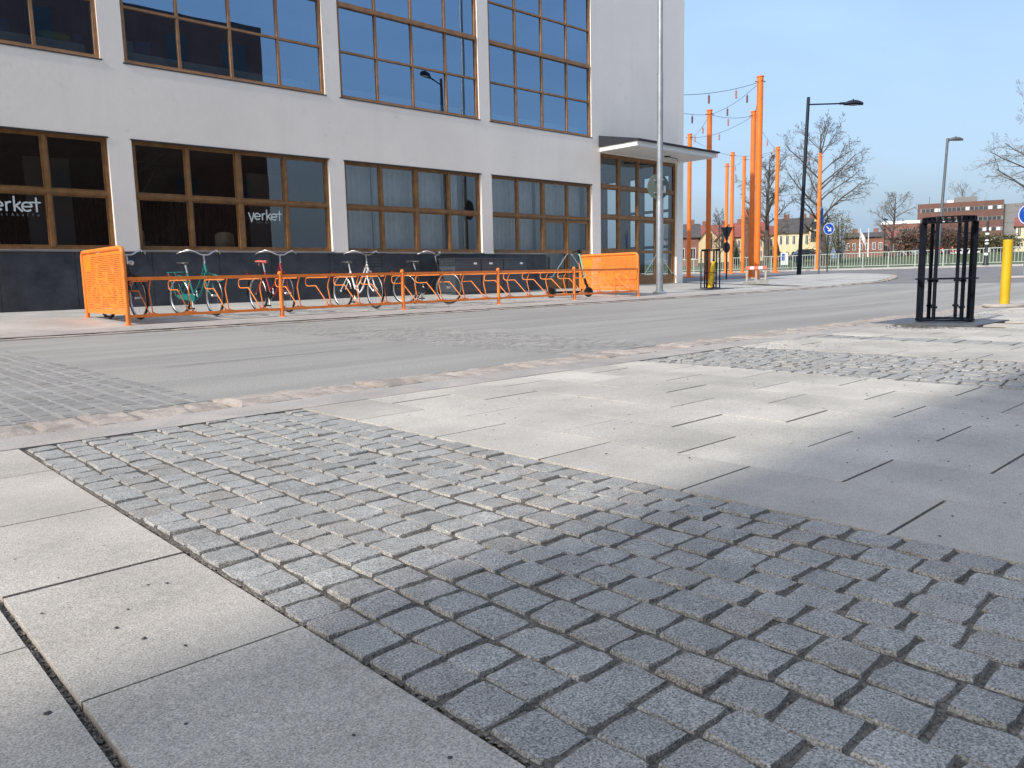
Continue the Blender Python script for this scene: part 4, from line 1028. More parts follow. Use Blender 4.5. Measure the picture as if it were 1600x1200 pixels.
# ------------------------------------------------------------------ tree guards and bollards
M['navy'] = mat('blue black steel', (.006,.008,.014), .55, var=.4, scale=12, spec=.12)
def tree_guard(label, loc, rz, H=1.16, Rr=.262):
    t = thing('tree_guard', label, 'tree guard', loc, rz, 'black steel tree guards')
    def ring(z, r, h, w_):
        q = MB(); q.lathe([(r-w_,z),(r,z),(r,z+h),(r-w_,z+h),(r-w_,z)], 40, cap=False); return q
    ring(.012,Rr+.035,.022,.07).build('base_ring', M['navy'], t)
    ring(.475,Rr+.055,.014,.03).build('middle_ring', M['navy'], t)
    q = ring(H-.05,Rr+.01,.011,.045); q2 = ring(H-.008,Rr+.01,.011,.045); n = len(q.v); q.v += q2.v; q.f += [tuple(n+i for i in f) for f in q2.f]; q.m += q2.m
    for k in range(24):
        a = 2*math.pi*k/24; q.box(Rr-.033,Rr+.008,-.014,.014,H-.039,H-.008,0,Matrix.Rotation(a,4,'Z'))
    q.build('top_ring', M['navy'], t)
    for k in range(6):
        a = R(60*k); q = MB(); Mk = Matrix.Rotation(a,4,'Z')
        wd_ = .072 if k % 3 == 0 else .032
        q.box(Rr+.028-wd_,Rr+.028,-.014,.014,.03,H-.052,0,Mk)
        u = q.build('upright', M['navy'], t)
        q = MB()
        for z in (.17,.46): q.lathe([(.014,-.03),(.014,.03)],8,Mk @ Matrix.Translation((Rr+.008,0,z)) @ Matrix.Rotation(R(90),4,'X'))
        q.build('bolt', M['navy'], u)
    return t
va = math.atan2(3.1, 9.7)
tg = tree_guard('black steel tree guard without a tree, standing near on the plaza beside the yellow bollard', (9.68,3.13,.006), va-math.pi/2+R(7))
tg2 = dup(tg, (20.47,13.12,gs(20.47,13.12)+.012), R(10), 'black steel tree guard by the far kerb with a leaning yellow post inside it')
M['yellow'] = mat('yellow plastic sleeve', (.58,.38,.010), .45, var=.10, scale=3)
t = thing('bollard', 'ribbed yellow bollard on a flat stone foot at the right edge', 'bollard', (13.72,3.60,.0)); q = MB(); pr_ = [(.069,.04)]
for k in range(40): z = .05+.95*k/40; pr_ += [(.069,z),(.0655,z+.012),(.069,z+.0235)]
pr_ += [(.069,1.0),(.064,1.012),(.0,1.014)]; q.lathe(pr_, 24); q.build('sleeve', M['yellow'], t, True)
q = MB(); q.lathe([(.28,0),(.30,.01),(.30,.035),(.285,.042),(.07,.043)], 28); q.build('stone_foot', M['pinks'], t, True)
lp = thing('bollard', 'yellow post leaning inside the far tree guard', 'bollard', (20.30,13.02,gs(20.3,13.0)+.02)); lp.rotation_euler = (0, R(8), R(-40))
q = MB(); q.tube([(0,0,0),(0,0,.3),(0,0,.78)], [.085,.08,.06], 14); q.build('sleeve', M['yellow'], lp, True)
q = MB(); q.lathe([(.06,.781),(.05,.80),(0,.805)], 14); q.build('cap', M['yellow'], lp, True)

# ------------------------------------------------------------------ red and white trestle barrier with concrete feet
M['redp'] = mat('faded red paint', (.74,.17,.12), .6, var=.15); M['timber'] = mat('pale timber', (.44,.38,.32), .8, var=.2, scale=9); M['conc'] = mat('grey concrete', (.30,.30,.28), .9, var=.2, scale=9, bump=.3, bscale=40)
bx = px(1181, 450.5, 26.3); bl = (bx.x, bx.y, gs(bx.x, bx.y))
t = thing('trestle_barrier', 'small red and white trestle barrier weighed down with concrete feet by the nearest orange pole', 'barrier', bl, math.atan2(bx.y, bx.x)-math.pi/2)
q = MB()
for k in range(5):
    q = MB(); x = -.34+.136*k; q.box(x,x+.135,-.16,-.135,.50,.60); q.build('striped_board', M['redp'] if k % 2 == 0 else M['white'], t)
for x in (-.30,.0,.30):
    q = MB(); q.box(x-.03,x+.03,-.13,-.08,.05,.60); q.build('leg', M['timber'], t)
    q = MB(); q.bar((x,-.08,.50),(x,.22,.05),.05,.04); q.build('leg', M['timber'], t)
q = MB(); q.box(-.40,.05,-.22,.0,.0,.10); q.build('foot_block', M['conc'], t); q = MB(); q.box(.10,.40,-.25,-.0,.0,.15); q.build('foot_block', M['conc'], t)
q = MB(); q.bar((-.28,.1,.22),(.3,.08,.18),.04,.04); q.build('brace', M['timber'], t)

# ------------------------------------------------------------------ street lamps
M['lampc'] = mat('dark blue grey lamp paint', (.014,.019,.028), .5, var=.2, spec=.2); M['lens'] = mat('lamp lens', (.55,.57,.58), .25)
M['lampc2'] = mat('mid grey lamp paint', (.075,.085,.095), .45, var=.15)
def lamp(label, loc, rz, H, arm, tilt=0.0, m=None, drop=.33):
    m = m or M['lampc']
    t = thing('street_lamp', label, 'street lamp', loc, rz, 'street lamps'); t.rotation_euler = (0, tilt, rz)
    q = MB(); q.lathe([(.11,0),(.11,.9),(.105,.95),(.095,1.0),(.075,H-.02),(.07,H)], 14); q.build('pole', m, t, True)
    za = H-drop
    if arm > .5:
        q = MB(); q.tube([(.06,0,za),(arm-.55,0,za+.03)], .035, 8); q.tube([(arm-.56,0,za+.03),(arm-.2,0,za+.05)], .055, 8); q.build('arm', m, t, True)
    else:
        q = MB(); q.tube([(.05,0,za-.10),(.12,0,za),(.30,0,za+.08)], .05, 8); q.build('arm', m, t, True)
    q = MB(); n = 14; L_ = .88; x0 = arm-.36; rows = []
    for i in range(9):
        f = i/8; hw = .20*math.sin(math.pi*(.10+.88*f))**.7; x = x0+L_*f; zt_ = .17*math.sin(math.pi*(.06+.86*f))**.8
        rows.append([(x, hw*math.cos(2*math.pi*j/n), za+.02+(zt_ if math.sin(2*math.pi*j/n) > 0 else .07)*math.sin(2*math.pi*j/n)) for j in range(n)])
    for r in rows: q.v += r
    for i in range(8):
        for j in range(n): q.f.append((i*n+j, i*n+(j+1)%n, (i+1)*n+(j+1)%n, (i+1)*n+j)); q.m.append(0)
    q.f.append(tuple(range(n-1,-1,-1))); q.m.append(0); q.f.append(tuple(8*n+j for j in range(n))); q.m.append(0)
    q.lathe([(.04,za+.17),(.03,za+.235),(.0,za+.24)], 8, Matrix.Translation((x0+.42,0,0)))
    hd = q.build('lamp_head', m, t, True)
    q = MB(); q.lathe([(0,za-.062),(.13,za-.060),(.15,za-.045)], 16, Matrix.Translation((x0+.45,0,0)) @ Matrix.Diagonal((1.5,.9,1,1))); q.build('lens', M['lens'], hd, True)
    return t
a1 = math.atan2(RT.y, RT.x)
lamp('dark street lamp with a long arm pointing right, in front of the big bare tree', (36.26,18.31,gz(36.3,18.3)-.01), a1-R(4), 8.35, 2.0, R(1.6))
l2 = px(1464, 415, 51.0); lamp('grey street lamp with a short arm behind the near tree guard', (l2.x,l2.y,gz(l2.x,l2.y)), a1-R(6), 8.15, .42, R(1.9), M['lampc2'], .10)
lamp('dark street lamp on the near pavement beyond the right edge, mirrored in the upper windows', (25.6,1.1,gz(25.6,1.1)), R(150), 10.5, 2.0)

# ------------------------------------------------------------------ orange poles and their light strings
M['opole'] = mat('bright orange steel', (.88,.19,.018), .5, var=.14, scale=2.5, detail=8)
POLES = {'A':(28.88,16.37,'tallest looking orange pole, standing right behind the red and white trestle barrier'),
 'B':(33.22,21.43,'orange pole rising behind the canopy end and the far tree guard'),
 'C':(38.39,26.04,'leftmost orange pole, close to the corner of the white building'),
 'D':(35.45,20.41,'orange pole just left of the tallest looking one, shaded in its lower part'),
 'E':(47.91,25.83,'orange pole in front of the slim bare tree left of the dark street lamp'),
 'F':(53.6,25.72,'rightmost orange pole, right of the dark street lamp'),
 'G':(50.07,29.48,'thin far orange pole halfway between the road sign backs and the shaded pole'),
 'H':(47.42,28.79,'far orange pole, right one of the close pair behind the road sign backs'),
 'I':(52.3,32.2,'far orange pole, left one of the close pair and lowest of all')}
q = MB(); q.lathe([(.120,0),(.120,7.76),(.135,7.76),(.135,7.79),(.120,7.79),(.120,7.93),(.14,7.93),(.14,7.97),(.115,7.975)], 18); pole_m = q.mesh('shaft', M['opole'], True)
q = MB(); q.box(-.25,.25,-.25,.25,-.01,.02)
for sx in (-1,1):
    for sy in (-1,1): q.lathe([(.03,.02),(.03,.10)],8,Matrix.Translation((sx*.19,sy*.19,0)))
foot_m = q.mesh('foot_plate', M['orange2'])
q = MB()
for k in range(4): q.tube([(.15,0,7.775),(.20,0,7.775),(.20,0,7.74)], .016, 6); q.v = [tuple(Matrix.Rotation(R(90),3,'Z') @ Vector(v)) for v in q.v]
hook_m = q.mesh('cable_eyes', M['flash'])
TOP = {}
for k, (x, y, lb) in POLES.items():
    z = gz(x, y)+.01; t = thing('orange_pole', lb, 'pole', (x,y,z), random.random(), 'tall orange poles strung with lights')
    link('shaft', pole_m, t); link('foot_plate', foot_m, t); link('cable_eyes', hook_m, t); TOP[k] = Vector((x,y,z+7.76))
M['cable'] = mat('dark cable', (.05,.05,.055), .6); M['tubel'] = mat('dusty pink lamp tube', (.42,.20,.18), .5)
def string(name_a, pa, name_b, pb_, lamps, sag, label):
    t = thing('light_string', label, 'light string', pa, 0, 'light strings hung between the orange poles'); d = pb_-pa
    P = lambda f: d*f-Vector((0,0,2.2*sag*f*(1-f)))
    q = MB(); q.tube([P(f) for f in lin(0,1,14)], .009, 4, cap=False); q.build('cable', M['cable'], t)
    for f in lamps:
        p = P(f); q = MB(); q.tube([p, p-Vector((0,0,.12))], .01, 4); q.tube([p-Vector((0,0,.08)), p-Vector((0,0,.36))], .04, 8); q.build('lamp_tube', M['tubel'], t)
WA = lambda y, z: Vector((BX1+.01, y, z))
for a, bb_, lamps, sag, lb in (('A','W1',(.30,.62),.25,'light string from the tallest looking pole to the building corner, the highest one'),('A','B',(.22,.6),.35,'light string running down from the tallest looking pole to the pole behind the canopy'),
  ('A','D',(.35,),.5,'short light string between the tallest looking pole and the shaded pole beside it'),('B','D',(.42,),.25,'light string between the pole behind the canopy and the shaded pole'),('B','W2',(.4,),.2,'nearly level light string from the pole behind the canopy to the building'),
  ('D','C',(.5,),.5,'light string from the shaded pole down to the leftmost pole'),('C','B',(.3,.7),.4,'light string between the leftmost pole and the pole behind the canopy'),('E','D',(.2,.5),.4,'light string from the pole by the slim tree to the shaded pole'),
  ('E','F',(.3,.7),.3,'light string between the two poles either side of the dark street lamp'),('E','G',(.5,),.3,'light string from the pole by the slim tree to the thin far pole'),('E','H',(.5,),.3,'light string from the pole by the slim tree to the close pair of far poles'),
  ('H','C',(.4,),.3,'light string from the close pair of far poles to the leftmost pole'),('I','G',(.5,),.3,'short light string between the lowest far pole and the thin far pole')):
    pb_ = {'W1':WA(16.9,6.9),'W2':WA(17.6,6.6)}.get(bb_) or TOP[bb_]
    string(a, TOP[a], bb_, pb_, lamps, sag, lb)

# ------------------------------------------------------------------ road signs
M['signblue'] = mat('sign blue', (.008,.075,.42), .4, var=.04); M['signgrey'] = mat('dark sign back', (.045,.06,.065), .5); M['blackp'] = mat('black post', (.010,.010,.014), .5)
def arrow_sign(label, loc, H, dia, postm, rz):
    t = thing('arrow_sign', label, 'road sign', loc, rz, 'blue arrow signs')
    q = MB(); q.lathe([(.034,0),(.034,H+dia*.62),(.0,H+dia*.63)], 10, Matrix.Translation((0,.055,0))); q.build('post', postm, t, True)
    Mr = Matrix.Translation((0,0,H)) @ Matrix.Rotation(R(90),4,'X'); r = dia/2
    MB().lathe([(r,-.012),(r,.006),(r*.99,.010)], 32, Mr).build('sign_plate', M['signblue'], t)
    q = MB(); n = 32; b0 = 0
    for k in range(n):
        a, c = 2*math.pi*k/n, 2*math.pi*(k+1)/n; f = lambda rr, an: (rr*math.cos(an), -.0125, H+rr*math.sin(an))
        q.quad(f(r*.90,a), f(r*.90,c), f(r*.985,c), f(r*.985,a))
    q.build('white_rim', M['white'], t)
    q = MB(); d = Vector((1,0,-1)).normalized(); nn = Vector((1,0,1)).normalized(); c0 = Vector((0,-.0135,H)); s = r
    A_ = lambda u, v: c0+d*(u*s)+nn*(v*s)
    q.poly([A_(-.62,-.10),A_(.22,-.10),A_(.22,.10),A_(-.62,.10)]); q.poly([A_(.62,0),A_(.02,.36),A_(.10,.10),A_(.22,.10),A_(.22,-.10),A_(.10,-.10),A_(.02,-.36)][:1]+[A_(-.02,.40),A_(.14,.40),A_(.62,.02)] if False else [A_(.62,0),A_(.16,.42),A_(.02,.30),A_(.30,0)]); q.poly([A_(.62,0),A_(.30,0),A_(.02,-.30),A_(.16,-.42)])
    q.build('white_arrow', M['white'], t)
    return t
fz = a1
p = px(1293, 422.5, 46.5); s1 = arrow_sign('blue round arrow sign on a black post left, beside the bare tree', (p.x,p.y,gz(p.x,p.y)), 2.52, .68, M['blackp'], fz+R(6))
p = px(1592, 426, 27.5); arrow_sign('blue round arrow sign on a grey post at the right edge of the view', (ISL[0]-.45,ISL[1]+.1,ISL[2]), 2.10, .72, M['steel'], fz-R(4))
p = px(1279, 438.5, 36.0); t = thing('sign_post', 'slim grey post with a blue sign seen edge on at the pavement tip', 'sign post', (p.x,p.y,p.z), fz+R(80))
q = MB(); q.lathe([(.036,0),(.036,3.35),(0,3.36)],10); q.lathe([(.16,0),(.15,.06),(.06,.12),(.04,.13)],12); q.build('post', M['steel'], t, True)
q = MB(); q.box(-.28,.28,-.06,-.045,2.55,3.25); q.build('sign_plate', M['signblue'], t)
p = px(1135, 430.5, 36.0); t = thing('sign_post', 'black post carrying the dark backs of a triangular sign and a round sign', 'sign post', (p.x,p.y,gz(p.x,p.y)), fz)
q = MB(); q.lathe([(.035,0),(.035,2.48),(0,2.49)],10); q.build('post', M['blackp'], t, True)
q = MB(); q.prism([(-.29,2.42),(.29,2.42),(.10,1.98),(-.10,1.98)], .04, .05); q.build('triangle_sign_back', M['signgrey'], t)
q = MB(); q.prism([(-.10,1.975),(.10,1.975),(.03,1.80),(-.03,1.80)], .04, .05); q.build('triangle_sign_tip', M['signgrey'], t)
q = MB(); q.lathe([(.20,-.006),(.20,.006)], 24, Matrix.Translation((0,.045,1.50)) @ Matrix.Rotation(R(90),4,'X') @ Matrix.Diagonal((.82,1.25,1,1))); q.build('round_sign_back', M['signgrey'], t)
p = px(1540, 413, 48); t = thing('marker_post', 'black ornamental post with white bands in front of the railing', 'post', (p.x,p.y,gz(p.x,p.y)+.05))
q = MB(); q.lathe([(.17,0),(.17,.12),(.12,.2),(.10,.6),(.085,.65),(.07,2.6),(.05,2.7)], 12); q.build('shaft', M['blackp'], t, True)
for z, h in ((.62,.14),(1.28,.10),(1.48,.08),(1.85,.12)): MB().lathe([(.105,z),(.11,z+.02),(.11,z+h-.02),(.105,z+h)],12).build('white_band', M['white'], t, True)

# ------------------------------------------------------------------ pale green railing
M['rail'] = mat('pale grey green railing paint', (.33,.37,.33), .5, var=.1, scale=2)
rl = thing('railing', 'long pale grey green railing with closely set bars along the far pavement', 'railing', (58,0,0)); FX = 58.0
y = -8.0; pm = MB().box(-.05,.05,-.04,.04,0,1.10).mesh('railing_post', M['rail']); bm_ = MB().box(-.013,.013,-.015,.015,.14,1.04).mesh('baluster', M['rail'])
GZ = lambda y: gz(FX, y)+.06
while y < 50:
    link('railing_post', pm, rl, (0,y,GZ(y)))
    q = MB(); q.box(-.045,.045,y+.042,y+1.758,GZ(y)+1.045,GZ(y)+1.10); q.build('top_rail', M['rail'], rl)
    q = MB(); q.box(-.025,.025,y+.042,y+1.758,GZ(y)+.12,GZ(y)+.165); q.build('bottom_rail', M['rail'], rl)
    for k in range(1, 9):
        link('baluster', bm_, rl, (0,y+1.8*k/9,GZ(y)))
    y += 1.8
# ------------------------------------------------------------------ bare trees
M['bark'] = mat('grey brown bark', (.085,.070,.058), .9, var=.35, scale=3)
M['twig'] = mat('fine brown twigs', (.105,.088,.074), .9, var=.25, scale=2)
M['twig2'] = mat('pale grey twigs', (.16,.145,.125), .9, var=.25, scale=2)
def bare_tree(label, loc, H, spread, seed, trunk_r=.28, levels=6, group='bare trees beyond the railing', twig=None, upright=.35, clear=.22, name='bare_tree'):
    rnd = random.Random(seed); t = thing(name, label, 'tree', loc, rnd.random()*6, group)
    tr = MB(); cr = MB()
    def branch(p, d, L_, r, lv):
        n = 10 if lv == 0 else (5 if lv < 3 else 3); pts = [p]; dd = d.copy(); rr = [r]
        for k in range(n):
            wz = .03 if lv == 0 else (.11 if lv < 3 else .17)
            dd = (dd+Vector((rnd.gauss(0,wz),rnd.gauss(0,wz),rnd.gauss(0,wz*.7)+(.12 if lv == 0 else .07*upright)))).normalized()
            pts.append(pts[-1]+dd*L_/n); rr.append(max(.0075, r*(1-(.80 if lv == 0 else .66)*(k+1)/n)))
        (tr if lv < 2 else cr).tube(pts, rr, 7 if lv < 2 else (4 if lv < 3 else 3), cap=False)
        if lv >= levels: return
        nb = [18,8,5,4,3,3][min(lv,5)]
        for k in range(nb):
            f = (clear+(1-clear)*(k+.5*rnd.random())/nb) if lv == 0 else .22+.76*(k+rnd.random()*.8)/nb
            f = min(f, .985); i = min(int(f*n), n-1); q = pts[i].lerp(pts[i+1], f*n-i)
            a = k*2.4+rnd.gauss(0,.4) if lv == 0 else rnd.random()*6.283
            base = (pts[i+1]-pts[i]).normalized(); ref = Vector((math.cos(a), math.sin(a), 0)) if abs(base.z) > .8 else Vector((rnd.gauss(0,1),rnd.gauss(0,1),rnd.gauss(0,1)))
            side = ref-base*ref.dot(base)
            if side.length < .1: side = base.orthogonal()
            side.normalize()
            if lv == 0: ang = R(74-38*f)*min(1.1,spread**.5); ln = H*spread*(.44*math.sin(math.pi*min(1,.20+.80*(1-f)))**.7*(1-f)**.35+.05)*rnd.uniform(.75,1.1)
            else: ang = rnd.uniform(.5,.95); ln = L_*rnd.uniform(.34,.58)*(1.1-.45*f)
            nd = (base*math.cos(ang)+side*math.sin(ang)).normalized()
            branch(q, nd, ln, max(.0085, rr[i]*rnd.uniform(.38,.58)), lv+1)
    branch(Vector((0,0,-.1)), Vector((rnd.gauss(0,.02),rnd.gauss(0,.02),1)), H*.93, trunk_r, 0)
    zs = max(max(v[2] for v in cr.v), .1); k = H/zs
    tr.v = [tuple(c*k for c in v) for v in tr.v]; cr.v = [tuple(c*k for c in v) for v in cr.v]
    tr.build('trunk', M['bark'], t, True); cr.build('crown', twig or M['twig'], t)
    return t
def ground_px(x, dep):
    p = px(x, 424, dep); return (p.x, p.y, gz(p.x, p.y)-.03)
bare_tree('large spreading bare tree behind the railing, just right of the dark street lamp', ground_px(1288, 78), 14.6, 1.0, 5, .34, 5)
bare_tree('slim bare tree with a dark upright trunk left of the dark street lamp', ground_px(1197, 80), 11.6, .78, 12, .30, 5)
bare_tree('small round bare tree in front of the low brick building', ground_px(1391, 92), 7.6, 1.0, 31, .2, 4, twig=M['twig2'])
bare_tree('big bare tree whose branches reach in from the right edge', ground_px(1642, 70), 15.5, 1.3, 21, .38, 5, twig=M['twig2'], upright=-.1)
bare_tree('pale bare tree top showing over the roof of the large brick block', ground_px(1496, 170), 17.0, .9, 41, .3, 4, twig=M['twig2'])
bare_tree('thin bare tree before the red roofed yellow house', ground_px(1124, 96), 7.0, .7, 77, .14, 4)
bare_tree('bare tree on the plaza behind the viewer, mirrored in the ground floor windows', (13.5,-9.5,0), 11, .9, 3, .2, 4, group=None)
# leafy and twiggy shrubs
def leaf_mass(mb, c, rx, ry, rz, n, s, rnd, lump=.35):
    for _ in range(n):
        while True:
            u = Vector((rnd.uniform(-1,1), rnd.uniform(-1,1), rnd.uniform(-1,1)))
            if u.length < 1: break
        k = 1+lump*noise.noise(u*2.1+Vector((c[0],c[1],c[2])))
        if u.length > .35 and noise.noise(u*3.3+Vector((c[1],c[0],0))) < -.18: continue
        p = Vector((c[0]+u.x*rx*k, c[1]+u.y*ry*k, c[2]+u.z*rz*k))
        a = Vector((rnd.gauss(0,1), rnd.gauss(0,1), rnd.gauss(0,1))).normalized(); b_ = a.orthogonal().normalized(); e = s*rnd.uniform(.6,1.3)
        mb.quad(p-a*e-b_*e*.5, p+a*e-b_*e*.5, p+a*e+b_*e*.5, p-a*e+b_*e*.5)
M['willow'] = mat('yellow green spring leaves', (.27,.22,.075), .8, c2=(.14,.115,.04), scale=1.3)
M['leafd'] = mat('dark evergreen leaves', (.035,.060,.025), .8, c2=(.015,.028,.012), scale=1.5)
M['shrubb'] = mat('red brown winter shrub', (.13,.075,.05), .9, c2=(.06,.035,.026), scale=1.2)
M['shrubg'] = mat('dull olive shrub', (.11,.11,.04), .9, c2=(.05,.05,.022), scale=1.2)
def shrub(name, label, x, dep, w_, h, m, seed, group=None, n=2600, s=.10, cat='shrub', lift=.5):
    rnd = random.Random(seed); t = thing(name, label, cat, ground_px(x, dep), 0, group); q = MB()
    for k in range(5):
        a = rnd.random()*6.28; rr = rnd.random()*.3*w_
        leaf_mass(q, (rr*math.cos(a), rr*math.sin(a), h*(lift+rnd.uniform(-.12,.14))), w_*.36, w_*.36, h*.42, n//5, s, rnd)
    st = MB()
    for k in range(14):
        a = rnd.random()*6.28; r_ = rnd.uniform(.1,.42)*w_; st.tube([(.1*math.cos(a),.1*math.sin(a),0),(.5*r_*math.cos(a),.5*r_*math.sin(a),h*.5),(r_*math.cos(a),r_*math.sin(a),h*rnd.uniform(.75,1.0))],[.05,.03,.012],4,cap=False)
    st.build('stem', M['bark'], t); q.build('foliage', m, t); return t
shrub('willow_tree','drooping yellow green willow behind the blue arrow sign on the black post',1312,84,4.6,5.6,M['willow'],3,n=1900,s=.085,cat='tree')
shrub('willow_tree','low yellow green willow at the foot of the large bare tree',1290,82,3.6,3.8,M['willow'],4,n=1100,s=.08,cat='tree')
for k, (x, w_, h, lb) in enumerate(((1418,3.6,3.4,'red brown shrub in front of the left corner of the large brick block'),(1447,4.2,4.0,'red brown shrub seen through the left bars of the near tree guard'),(1478,4.6,3.7,'red brown shrub behind the red trailer'),(1508,4.2,3.2,'red brown shrub seen through the right bars of the near tree guard'),(1533,3.6,2.4,'low olive shrub left of the banded black post'),(1562,4.0,2.2,'low olive shrub right of the banded black post'))):
    shrub('shrub', lb, x, 92, w_, h, M['shrubb'] if k < 4 else M['shrubg'], 60+k, 'shrubs before the large brick block', 1700, .11)
def conifer(label, x, dep, h, seed):
    rnd = random.Random(seed); t = thing('conifer', label, 'conifer', ground_px(x, dep), 0, 'small dark conifers before the yellow houses'); q = MB()
    for _ in range(1100):
        f = rnd.random()**1.4; r_ = (1-f)*h*.27*rnd.uniform(.5,1); a = rnd.random()*6.283; p = Vector((r_*math.cos(a), r_*math.sin(a), .2+f*h)); d = Vector((math.cos(a), math.sin(a), -.35)).normalized(); u = d.orthogonal().normalized()
        e = .10; q.quad(p-d*e-u*e*.5, p+d*e-u*e*.5, p+d*e+u*e*.5, p-d*e+u*e*.5)
    q.build('foliage', M['leafd'], t); q = MB(); q.tube([(0,0,0),(0,0,h*.7)],[.08,.02],6); q.build('trunk', M['bark'], t)
conifer('small dark conifer left of the thin far orange pole', 1150, 92, 2.0, 1); conifer('small dark conifer between the shaded and the tallest looking orange poles', 1180, 92, 1.8, 2); conifer('small dark conifer right of the slim bare tree', 1213, 92, 2.3, 5)

# ------------------------------------------------------------------ houses beyond the railing
M['yellow_w'] = mat('yellow ochre render', (.54,.425,.25), .9, var=.08, scale=.4); M['pale_w'] = mat('pale yellow render', (.60,.50,.32), .9, var=.08, scale=.4)
M['redroof'] = mat('red roof tiles', (.22,.07,.055), .85, var=.25, scale=1.5, bump=.4, bscale=6); M['greyroof'] = mat('dark grey roof', (.065,.06,.06), .85, var=.25, scale=1.5)
M['brick'] = mat('red brown brick', (.20,.095,.07), .9, var=.2, scale=1.3, bump=.3, bscale=10); M['brickd'] = mat('dark brown brick', (.125,.064,.05), .9, var=.15, scale=.8)
M['wing'] = mat('dark window glass', (.035,.042,.05), .15, var=.4, scale=.6); M['winw'] = mat('pale window blind', (.55,.58,.58), .5, var=.2, scale=.4); M['band'] = mat('grey concrete band', (.17,.17,.17), .8, var=.1)
def face(x0, x1, dep):
    xm = (x0+x1)/2; m = px(xm, 424, dep); d = Vector((m.x, m.y)).normalized()
    def hit(x):
        q = px(x, 424, dep); v = Vector((q.x, q.y)); k = Vector((m.x, m.y)).dot(d)/v.dot(d); return v*k
    a, c = hit(x0), hit(x1); return m, (c-a).length, math.atan2(-d.x, d.y)
def house(name, label, x0, x1, dep, h_eave, h_ridge, wm, rm, rows, ncol, depth=9., gable=None, hip=0.0, winw=.9, winh=1.3, arches=0):
    """a house seen from the front between pixels x0 and x1 at distance dep"""
    mid, wd, rz = face(x0, x1, dep); zb = gz(mid.x, mid.y)-.05; t = thing(name, label, 'house', (mid.x,mid.y,zb), rz); hw = wd/2
    q = MB(); q.box(-hw,hw,0,depth,0,h_eave); q.build('wall', wm, t)
    q = MB(); o = .3; hp = hip*wd
    A_ = [(-hw-o,-o,h_eave-.05),(hw+o,-o,h_eave-.05),(hw+o,depth+o,h_eave-.05),(-hw-o,depth+o,h_eave-.05)]; Rg = [(-hw-o+hp,depth/2,h_ridge),(hw+o-hp,depth/2,h_ridge)]
    q.quad(A_[0],A_[1],Rg[1],Rg[0]); q.quad(A_[2],A_[3],Rg[0],Rg[1]); q.poly([A_[1],A_[2],Rg[1]]); q.poly([A_[3],A_[0],Rg[0]]); q.quad(A_[3],A_[2],A_[1],A_[0]); rf = q.build('roof', rm, t)
    for (ux) in (-.25,.3):
        q = MB(); q.box(ux*wd-.35,ux*wd+.35,depth/2-.3,depth/2+.3,h_ridge-.5,h_ridge+.55); q.build('chimney', M['brick'], rf)
    winw = min(winw, wd/ncol*.40)
    for r, z in enumerate(rows):
        for k in range(ncol):
            ux = -hw+wd*(k+.5)/ncol; q = MB(); q.box(ux-winw/2-.05,ux+winw/2+.05,-.05,-.002,z-.05,z+winh+.05); f = q.build('window', M['white'] if arches == 0 or r > 0 else wm, t)
            q = MB(); 
            if arches and r == 0: q.prism([(ux-winw*.75,z-.6),(ux+winw*.75,z-.6)]+[(ux+winw*.75*math.cos(g), z+.3+winw*.75*math.sin(g)) for g in lin(0,math.pi,8)], -.075, -.055)
            else: q.box(ux-winw/2,ux-.02,-.062,-.051,z,z+winh); q.box(ux+.02,ux+winw/2,-.062,-.051,z,z+winh)
            q.build('pane', M['wing'], f)
    if gable:
        for (gx, gw, gh) in gable:
            ux = gx*wd; q = MB(); q.prism([(ux-gw/2,0),(ux+gw/2,0),(ux+gw/2,h_eave-.1),(ux,gh),(ux-gw/2,h_eave-.1)], -.5, depth/2-.6); g = q.build('gable', wm, t)
            q = MB(); e = .18
            q.bar((ux-gw/2-.25,-.6,h_eave-.33),(ux,-.6,gh+.1),.25,.14); q.bar((ux+gw/2+.25,-.6,h_eave-.33),(ux,-.6,gh+.1),.25,.14)
            q.quad((ux-gw/2-.25,-.7,h_eave-.25),(ux,-.7,gh+.14),(ux,depth/2-.6,gh+.14),(ux-gw/2-.25,depth/2-.6,h_eave-.25)); q.quad((ux,-.7,gh+.14),(ux+gw/2+.25,-.7,h_eave-.25),(ux+gw/2+.25,depth/2-.6,h_eave-.25),(ux,depth/2-.6,gh+.14)); q.build('gable_roof', rm, g)
            for z in (rows[-1], h_eave-.2):
                q = MB(); s_ = .4 if z > rows[-1] else .45; q.box(ux-s_,ux+s_,-.54,-.502,z,z+1.0 if z > rows[-1] else z+1.3); q.build('window', M['wing'], g)
    return t
house('brick_house','red brick gable house at the corner of the white building',1040,1091,100,3.7,5.6,M['brick'],M['greyroof'],[1.0],3,depth=8)
house('yellow_house','long yellow house with a red tiled roof and two front gables',1086,1142,112,3.3,5.6,M['yellow_w'],M['redroof'],[.5,2.0],6,gable=[(-.12,2.9,5.0),(.30,2.3,4.4)],winh=1.0)
house('yellow_house','yellow house with a dull red roof behind the middle orange poles',1141,1192,112,3.5,5.7,M['yellow_w'],M['redroof'],[.5,2.0],6,winh=1.0)
house('yellow_house','yellow house hidden behind the slim bare tree, roof a darker red',1190,1218,114,3.7,5.2,M['yellow_w'],M['redroof'],[.6,2.1],3,winh=1.0)
house('yellow_house','pale yellow house with a dark grey roof and arched openings',1214,1264,106,3.6,5.8,M['pale_w'],M['greyroof'],[.55,2.05],5,winh=1.15,arches=1,hip=.06)
house('yellow_house','tall narrow pale yellow gable house left of the willow tree',1262,1280,103,4.0,5.6,M['pale_w'],M['greyroof'],[.6,2.2],2,depth=7,gable=[(0,1.25,5.5)])
